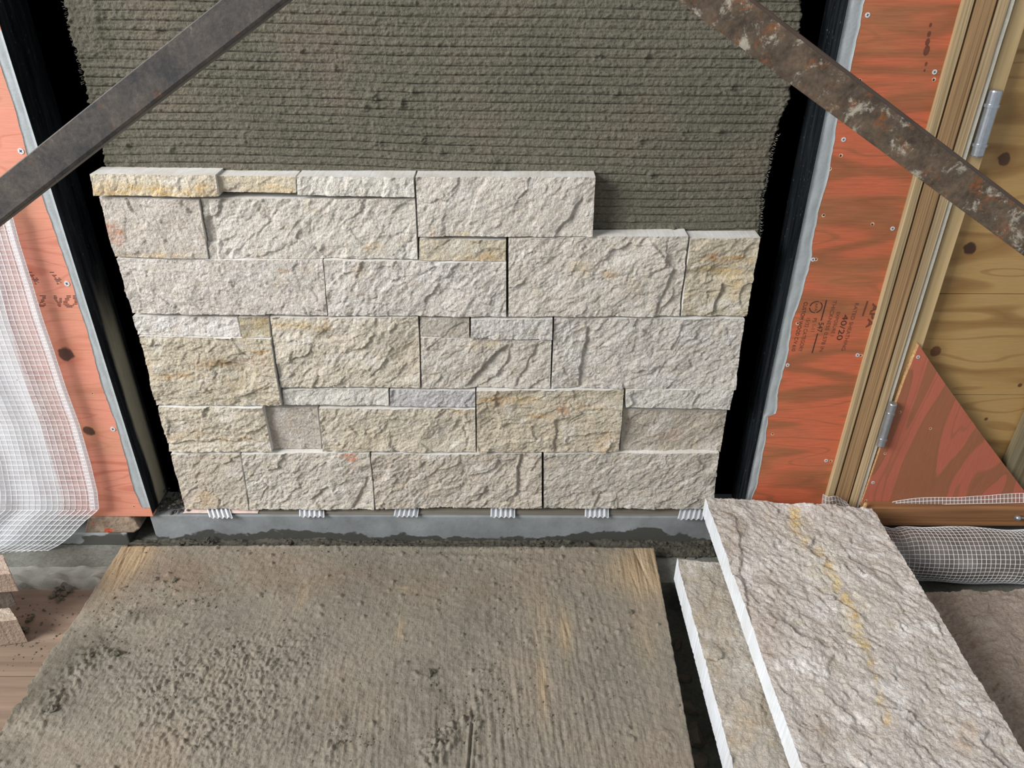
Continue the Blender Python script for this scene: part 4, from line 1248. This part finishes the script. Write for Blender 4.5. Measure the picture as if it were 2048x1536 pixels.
# wet debris between curb and board
dm = MB()
nxd, nyd = 260, 14
xd0, xd1 = G(262, 1088, 0).x, G(1420, 1088, 0).x
gv_ = []
for j in range(nyd):
    for i in range(nxd):
        x = xd0 + (xd1 - xd0) * i / (nxd - 1); y = y_far + 0.003 + (-0.0125 - y_far - 0.003) * j / (nyd - 1)
        gv_.append((x, y))
ga = np.array(gv_)
gz = 0.004 + 0.011 * np.clip(fbm(ga[:, 0] * 14, ga[:, 1] * 40, 4, 88) + 0.25, 0, 1) + 0.003 * fbm(ga[:, 0] * 150, ga[:, 1] * 150, 2, 89)
dm.add([(ga[q, 0], ga[q, 1], gz[q]) for q in range(len(ga))], [tuple(int(t) for t in f) for f in grid_quads(nxd, nyd)])
for i in range(900):
    x = rs.uniform(G(262, 1088, 0).x, G(1420, 1088, 0).x)
    y = rs.uniform(y_far + 0.004, -0.014)
    r = 0.0015 + 0.0035 * rs.random() ** 2
    hump = 0.016 * max(0, perlin(np.array([x * 9.0]), np.array([y * 20.0]), 71)[0] + 0.3)
    crumb(dm, Vector((x, y, r * 0.4 + hump * rs.random())), r, rs)
for i in range(90):                                  # dirt pushed into the corner below the left reveal
    p = W(rs.uniform(318, 375), 1015, rs.uniform(-0.008, 0.05))
    crumb(dm, Vector((p.x, p.y, 0.071 + 0.02 * rs.random() ** 2)), 0.002 + 0.003 * rs.random(), rs)
o = dm.build('mortar_debris', plain('dark_wet_dirt', C(72, 68, 58), 0.7, 0.3, 120, 0.7, 0.003))
tag(o, 'dark crumbly mortar debris along the foot of the curb', 'debris', None, 'stuff')

# brown plank under the board at the left
Z_PLK = 0.012
M_PLANK = timber('dusty_plank', C(136, 117, 100), C(108, 90, 76), 'X', 15.0, 60)
pa, pb = G(-60, 1178, Z_PLK), G(300, 1181, Z_PLK)
mb = MB()
mb.box((pa.x - 0.3, G(0, 1352, Z_PLK).y + 0.0008, 0.0), (pb.x, pa.y, Z_PLK))
tag(mb.build('floor_plank', M_PLANK, bevel=0.001), 'dusty brown plank poking out from under the board at left', 'plank')
mb = MB().box((pa.x - 0.3, -0.85, 0.0), (pb.x + 0.1, G(0, 1352, Z_PLK).y - 0.0008, Z_PLK))
tag(mb.build('floor_plank', M_PLANK, bevel=0.001), 'second dusty brown plank nearer the viewer, beyond the crack at left', 'plank')
pm = MB()
for i in range(150):
    a, b = rs.uniform(5, 180), rs.uniform(1183, 1345)
    p = G(a, b, Z_PLK); r = 0.0008 + 0.0022 * rs.random() ** 2
    crumb(pm, Vector((p.x, p.y, Z_PLK + r * 0.3)), r, rs)
o = pm.build('plank_crumbs', M_CRUMB); tag(o, 'scattered mortar crumbs on the brown plank at left', 'crumbs', None, 'stuff')
for (pts, lab) in (([(122, 1176, 0.008), (112, 1184, 0.008), (128, 1188, 0.007), (106, 1192, 0.006), (118, 1200, 0.005), (140, 1180, 0.005)], 'large dark crumbled mortar clod on the brown plank'),
                   ([(50, 1258, 0.007), (40, 1262, 0.006), (58, 1240, 0.006), (66, 1232, 0.004), (34, 1250, 0.005)], 'smaller mortar clod on the plank beside the stacked stones')):
    mb = MB()
    for (a, b, r) in pts:
        p = G(a, b, Z_PLK + r * 0.4)
        crumb(mb, p, r, rs, 0.9)
        for q in range(4): crumb(mb, p + Vector((rs.uniform(-r, r), rs.uniform(-r, r), rs.uniform(0, r * 0.6))), r * 0.4, rs)
    tag(mb.build('mortar_clod', M_CRUMB), lab, 'mortar clod')

# concrete ledge and mortar-caked block under the left sheet
xe = W(258, 1080, -0.024).x
tag(MB().box((xe - 0.8, -0.024, 0.0), (xe, Y_BACK, 0.031)).build('concrete_ledge', M_CURB, bevel=0.003), 'low grey concrete ledge under the caked wood block at left', 'ledge')
def block_material():
    m, nt, b = new_mat('caked_block', 0.85)
    v = coords(nt)
    n1 = noise(nt, v, 30, 4)
    c = ramp(nt, noise(nt, v, 60, 5), [(0.3, C(118, 100, 84)), (0.6, C(152, 134, 116)), (0.8, C(166, 150, 132))])
    c = mix(nt, band(nt, n1, 0.56, 0.60), c, C(190, 80, 54))
    nt.links.new(c, b.inputs['Base Color'])
    bump(nt, b, noise(nt, v, 110, 6), 0.8, 0.004)
    return m
xb0, xb1 = W(164, 1055, -0.022).x, W(276, 1055, -0.022).x
bk = MB().prism([(xb0, -0.022, 0.0315), (xb1 - 0.012, -0.022, 0.0315), (xb1 + 0.003, -0.022, 0.042), (xb1 - 0.002, -0.022, 0.064), (xb1 - 0.012, -0.022, 0.071), (xb0 + 0.02, -0.022, 0.073)], (0, 0.07, 0)).build('wood_block', block_material(), bevel=0.003)
tag(bk, 'wood block caked in mortar with red paint showing, under the left sheet', 'block')

# ------------------------------------------------------------------ loose stone slabs
def tilted(zf, zn, pf, pn):
    """plane through far height zf and near height zn, level from left to right"""
    a, b = G(*pf, zf), G(*pn, zn)
    sl = (b.z - a.z) / (b.y - a.y)
    def f(px, py):
        d = ray(px, py)
        t = (a.z + sl * (CAM.y - a.y) - CAM.z) / (d.z - sl * d.y)
        return CAM + d * t
    return f


pl1 = tilted(0.150, 0.125, (1409, 994), (1640, 1640))
s1 = make_stone('stone_slab', [(1409, 995), (1745, 1016), (2133, 1640), (1640, 1640)], pl1, 0.040, 9100, (208, 199, 192), 2.25, 1.35, 0.8, step=0.0021, wob=0.0012, white=0.8, tan=0.25, edge_amp=0.8,
                feats=[('step', (1700, 1440), (1640, 1540), 0.005, 40), ('step', (1470, 1040), (1500, 1250), -0.004, 40)],
                stains=[(1600, 1060, 34, 50, (224, 214, 184), 0.5), (1655, 1130, 36, 60, (226, 216, 186), 0.5), (1705, 1230, 36, 70, (224, 210, 176), 0.5), (1588, 1030, 15, 18, (224, 192, 112), 0.95), (1592, 1052, 16, 22, (220, 184, 104), 0.95), (1612, 1085, 13, 18, (226, 204, 150), 0.95), (1640, 1108, 14, 16, (224, 192, 112), 0.95), (1655, 1135, 15, 20, (220, 184, 104), 0.95), (1672, 1165, 14, 22, (226, 204, 150), 0.95), (1690, 1200, 14, 22, (224, 192, 112), 0.95), (1705, 1230, 15, 22, (220, 184, 104), 0.95), (1718, 1262, 14, 22, (226, 204, 150), 0.95), (1730, 1292, 13, 20, (224, 192, 112), 0.95), (1742, 1325, 11, 20, (220, 184, 104), 0.7), (1752, 1360, 10, 22, (226, 204, 150), 0.7), (1764, 1400, 10, 24, (224, 192, 112), 0.7), (1772, 1440, 11, 22, (220, 184, 104), 0.7),
                        (1450, 1070, 50, 120, (150, 126, 104), 0.55), (1530, 1250, 50, 140, (160, 134, 112), 0.5), (1650, 1460, 60, 60, (160, 136, 112), 0.5), (1930, 1480, 30, 30, (190, 150, 100), 0.5)])
for s_ in (s1,): s_.data.materials[1] = M_SAWN_SLAB
tag(s1, 'long pale split-stone slab with a yellow vein lying on top at right', 'stone slab')
pl2 = tilted(0.078, 0.066, (1353, 1117), (1490, 1640))
s2 = make_stone('stone_slab', [(1353, 1118), (1700, 1140), (1960, 1640), (1494, 1640)], pl2, 0.052, 9300, (188, 178, 164), 0.9, 1.0, 0.8, step=0.0022, wob=0.0012, tan=0.3,
                feats=[('step', (1395, 1322), (1560, 1310), -0.006, 60)], stains=[(1420, 1250, 60, 120, (176, 158, 130), 0.5), (1490, 1440, 50, 60, (196, 166, 118), 0.4)])
s2.data.materials[1] = M_SAWN_SLAB
tag(s2, 'tan split-stone slab with a white sawn edge under the long slab', 'stone slab')
s3 = make_stone('stone_slab', [(1800, 1186), (2120, 1174), (2420, 1640), (1960, 1640)], lambda a, b: G(a, b, 0.046), 0.040, 9500, (172, 154, 140), 0.4, 1.2, 0.8, step=0.0026, wob=0.002, tan=0.2, white=0.15)
tag(s3, 'brownish split-stone slab lying flat at the bottom right edge', 'stone slab')
for (q, z, th, tint, lab, sd) in (([(-260, 1108), (7, 1111), (23, 1148), (-260, 1172)], 0.150, 0.040, (190, 164, 146), 'topmost stone of the small stack at the left edge', 1),
                                  ([(-260, 1160), (15, 1166), (22, 1184), (-260, 1212)], 0.106, 0.034, (110, 100, 92), 'dark middle stone of the small stack at the left edge', 2),
                                  ([(-260, 1194), (12, 1203), (36, 1240), (-260, 1282)], 0.068, 0.0545, (196, 172, 150), 'lowest stone of the small stack at the left edge', 3)):
    so = make_stone('stacked_stone', q, lambda a, b, z=z: G(a, b, z), th, 9700 + sd * 31, tint, 0.5, 0.45, 0.8, step=0.003, wob=0.0012, white=0.1, tan=0.2)
    so.data.materials[1] = bpy.data.materials.get('stack_side') or plain('stack_side', C(152, 132, 116), 0.85, 0.15, 60, 0.6, 0.004)
    if sd == 2: so.data.materials[1] = plain('dark_stack_side', C(88, 78, 70), 0.85, 0.2, 60, 0.6, 0.004)
    tag(so, lab, 'stone', 'stones stacked at the left edge')

# small stones lying in the dark gap between board and slab
M_PEB = plain('dusty_rubble', C(120, 108, 94), 0.9, 0.2, 60, 0.6, 0.004)
rub = [((1394, 1455), 0.022), ((1382, 1400), 0.016), ((1404, 1510), 0.020), ((1370, 1340), 0.015), ((1358, 1275), 0.013)]
rlab = ['largest rubble stone in the gap between board and slab', 'rubble stone just beyond the largest in the gap by the board', 'nearest rubble stone in the gap between board and slab', 'middle rubble stone in the dark gap by the board', 'farthest rubble stone in the dark gap by the board']
for (pp, r), lab in zip(rub, rlab):
    mb = MB(); p = G(*pp, -0.05)
    crumb(mb, Vector((p.x, p.y, -0.075 + r * 0.3)), r, rs, 0.8)
    tag(mb.build('rubble_stone', M_PEB, bevel=r * 0.12), lab, 'stone', 'rubble in the gap beside the board')

# ------------------------------------------------------------------ reinforced plastic sheeting
def film(name, op, col, trans=0.5, rough=0.35):
    m = bpy.data.materials.new(name); m.use_nodes = True
    nt = m.node_tree; nt.nodes.clear()
    out = N(nt, 'ShaderNodeOutputMaterial')
    df = N(nt, 'ShaderNodeBsdfDiffuse', {'Color': col}); tr = N(nt, 'ShaderNodeBsdfTranslucent', {'Color': col})
    gl = N(nt, 'ShaderNodeBsdfGlossy', {'Color': (1, 1, 1, 1), 'Roughness': rough}); tp = N(nt, 'ShaderNodeBsdfTransparent')
    m1 = N(nt, 'ShaderNodeMixShader', {0: trans, 1: df.outputs[0], 2: tr.outputs[0]})
    m2 = N(nt, 'ShaderNodeMixShader', {0: 0.08, 1: m1.outputs[0], 2: gl.outputs[0]})
    nz_ = noise(nt, coords(nt), 30, 4)
    fac = mth(nt, 'MULTIPLY', ramp(nt, nz_, [(0.3, BW(0.8)), (0.7, BW(1.2))]), op, True)
    m3 = N(nt, 'ShaderNodeMixShader', {0: fac, 1: tp.outputs[0], 2: m2.outputs[0]})
    nt.links.new(m3.outputs[0], out.inputs[0])
    return m


M_FILM = film('milky_film', 0.55, C(236, 240, 244), 0.35)
M_FILM2 = film('milky_film_folds', 0.88, C(240, 244, 248), 0.3)
M_THREAD = plain('white_thread', C(236, 238, 240), 0.6, 0.05, 50, 0)


def sheet(parent, P, name, mat_, nu, nv, thread=0.0006, tu=1, tv=1, threads=True, lift=Vector((0, -0.0008, 0))):
    """P(u,v) -> Vector; a film with a net of threads laid on it"""
    V = [P(i / (nu - 1), j / (nv - 1)) for j in range(nv) for i in range(nu)]
    link(name, np_mesh(name, np.array([tuple(v) for v in V]), grid_quads(nu, nv), [mat_]), parent)
    if threads:
        mb = MB()
        for i in range(0, nu, tu): mb.tube([V[j * nu + i] + lift for j in range(nv)], thread, 3, caps=False)
        for j in range(0, nv, tv): mb.tube([V[j * nu + i] + lift for i in range(nu)], thread, 3, caps=False)
        o = mb.build('thread_net', M_THREAD, parent); o['kind'] = 'stuff'


cur = empty('mesh_sheeting', (W(40, 1000, -0.06).x, -0.06, 0.05))
tag(cur, 'translucent white thread-reinforced plastic sheeting hanging at the left edge', 'plastic sheeting')
edgeR = [(380, 16), (435, 26), (484, 39), (567, 65), (638, 86), (698, 107), (778, 133), (848, 159), (929, 182), (984, 195), (1018, 198), (1045, 166), (1075, 138), (1095, 110), (1112, 66), (1150, 22)]
def edge_x(py): return float(np.interp(py, [e[0] for e in edgeR], [e[1] for e in edgeR]))
def P_front(u, v):
    py = 380 + (1150 - 380) * v
    right = edge_x(py)
    px = right - 330 * (1 - u) + 5 * math.sin(v * 17 + u * 6) * (1 - u) * 1.2
    Y = -0.034 - 0.010 * (1 - u) - 0.012 * math.sin((1 - u) * 13 + v * 4) ** 2 * (1 - u) - 0.10 * max(0, v - 0.72) ** 1.3 * (0.4 + (1 - u))
    return W(px, py, Y)
sheet(cur, P_front, 'front_film', M_FILM, 30, 78, 0.00040)
sp_mb = MB()
for i in range(260):
    v_ = min(0.83, max(0.35, rs.gauss(0.68, 0.10))); u_ = min(0.99, max(0.72, rs.gauss(0.86, 0.06)))
    p = P_front(u_, v_) + Vector((0, -0.0012, 0))
    r = 0.0003 + 0.0007 * rs.random() ** 2
    sp_mb.add([p + Vector((r, 0, 0)), p + Vector((0, 0, r)), p + Vector((-r, 0, 0)), p + Vector((0, 0, -r)), p + Vector((0, -r, 0))], [(0, 1, 4), (1, 2, 4), (2, 3, 4), (3, 0, 4)])
o = sp_mb.build('mortar_splatter', M_CRUMB, cur); o['kind'] = 'stuff'
def P_mid(u, v):
    py = 420 + (1135 - 420) * v
    right = edge_x(py) - 48 - 24 * math.sin(v * 3.0) - 10 * v
    px = right - 270 * (1 - u)
    Y = -0.028 - 0.006 * math.sin(u * 9 + v * 3) ** 2 - 0.07 * max(0, v - 0.75) ** 1.3 * (1 - u)
    return W(px, py, Y)
sheet(cur, P_mid, 'inner_film', M_FILM2, 26, 60, threads=False)
def P_hem(u, v):
    py = 430 + (1018 - 430) * v
    px = edge_x(py) - 17 * (1 - u)
    return W(px, py, -0.038 - 0.003 * math.sin(u * math.pi))
sheet(cur, P_hem, 'folded_hem', M_FILM, 3, 84, 0.00038)

# crumpled film on the floor at left
cr = empty('crumpled_film', (G(110, 1160, 0).x, G(110, 1160, 0).y, 0.0))
tag(cr, 'crumpled clear plastic film lying on the floor behind the brown plank', 'plastic film')
def P_cr(u, v):
    p = G(15 + 200 * u, 1180 - 52 * v, 0.012)
    h = 0.030 * abs(math.sin(u * 7.5 + 1.2 * math.sin(v * 4))) ** 2.5 * (1 - v) + 0.006 * float(perlin(np.array([u * 6.0]), np.array([v * 5.0]), 3)[0])
    return Vector((p.x, p.y, 0.004 + max(0, h)))
sheet(cr, P_cr, 'film', film('clear_film', 0.4, C(206, 206, 196), 0.3, 0.25), 46, 22, threads=False)

# roll of netted film at right
rl = empty('film_roll', (0.85, -0.086, 0.0))
tag(rl, 'grey roll of white-threaded plastic film lying against the rail at right', 'film roll')
xr0 = W(1745, 1100, -0.1).x
M_ROLL, nt, b_ = new_mat('rolled_film', 0.28)
nt.links.new(ramp(nt, noise(nt, coords(nt), 24, 5), [(0.3, C(88, 79, 73)), (0.6, C(116, 107, 101)), (0.8, C(136, 129, 124))]), b_.inputs['Base Color'])
bump(nt, b_, noise(nt, coords(nt, (60, 20, 20)), 1.0, 4), 0.4, 0.004)
def P_roll(u, v):
    x = xr0 + 0.62 * u
    a = -1.1 + 2 * math.pi * v
    r = 0.051 * (1 + 0.035 * math.sin(x * 40 + a * 2) + 0.05 * math.sin(x * 14 + 1.0 + a)) * (1 - 0.10 * math.exp(-((x - xr0 - 0.045) / 0.012) ** 2))
    return Vector((x, -0.098 - r * math.cos(a), 0.052 + r * math.sin(a)))
nu_, nv_ = 73, 41
V = [P_roll(i / (nu_ - 1), j / (nv_ - 1)) for j in range(nv_) for i in range(nu_)]
link('roll_body', np_mesh('roll_body', np.array([tuple(v) for v in V]), grid_quads(nu_, nv_), [M_ROLL], ngons=[np.arange(nv_ - 1) * nu_, (np.arange(nv_ - 1) * nu_ + nu_ - 1)[::-1]]), rl)
mb = MB()
def off(i, j):
    p = V[j * nu_ + i]; c = Vector((p.x, -0.098, 0.052)); return c + (p - c) * 1.012
for i in range(nu_): mb.tube([off(i, j) for j in range(nv_)], 0.00036, 3, caps=False)
for j in range(nv_ - 1): mb.tube([off(i, j) for i in range(nu_)], 0.00036, 3, caps=False)
o = mb.build('thread_net', M_THREAD, rl); o['kind'] = 'stuff'

# strip of netting lying on the rail, and a torn scrap at the foot of the uprights
ns = empty('netting_strip', (W(1900, 1003, -0.03).x, -0.03, W(1900, 1003, -0.03).z))
tag(ns, 'narrow strip of white netting lying along the top of the rail', 'netting')
def P_ns(u, v):
    px = 1785 + 300 * u
    top = 1003 - 14 * min(1, u * 1.8) - 3 * math.sin(u * 9)
    return W(px, top * (1 - v) + (1010 - 6 * u) * v, -0.029 - 0.005 * v)
sheet(ns, P_ns, 'film', film('thin_film', 0.3, C(210, 196, 186), 0.3), 40, 3, 0.0005)
sc = empty('film_scrap', (W(1690, 1005, -0.05).x, -0.05, W(1690, 1020, -0.05).z))
tag(sc, 'torn grey scrap of netted film at the foot of the uprights', 'plastic scrap')
def P_sc(u, v):
    q0, q1, q2, q3 = (1646, 988), (1692, 1000), (1722, 1040), (1640, 1040)
    px = (q0[0] * (1 - u) + q1[0] * u) * (1 - v) + (q3[0] * (1 - u) + q2[0] * u) * v
    py = (q0[1] * (1 - u) + q1[1] * u) * (1 - v) + (q3[1] * (1 - u) + q2[1] * u) * v
    return W(px, py + 3 * math.sin(u * 8), -0.045 - 0.006 * math.sin(u * 5 + v * 3))
sheet(sc, P_sc, 'film', film('scrap_film', 0.75, C(176, 164, 154), 0.2), 9, 7, 0.0004)
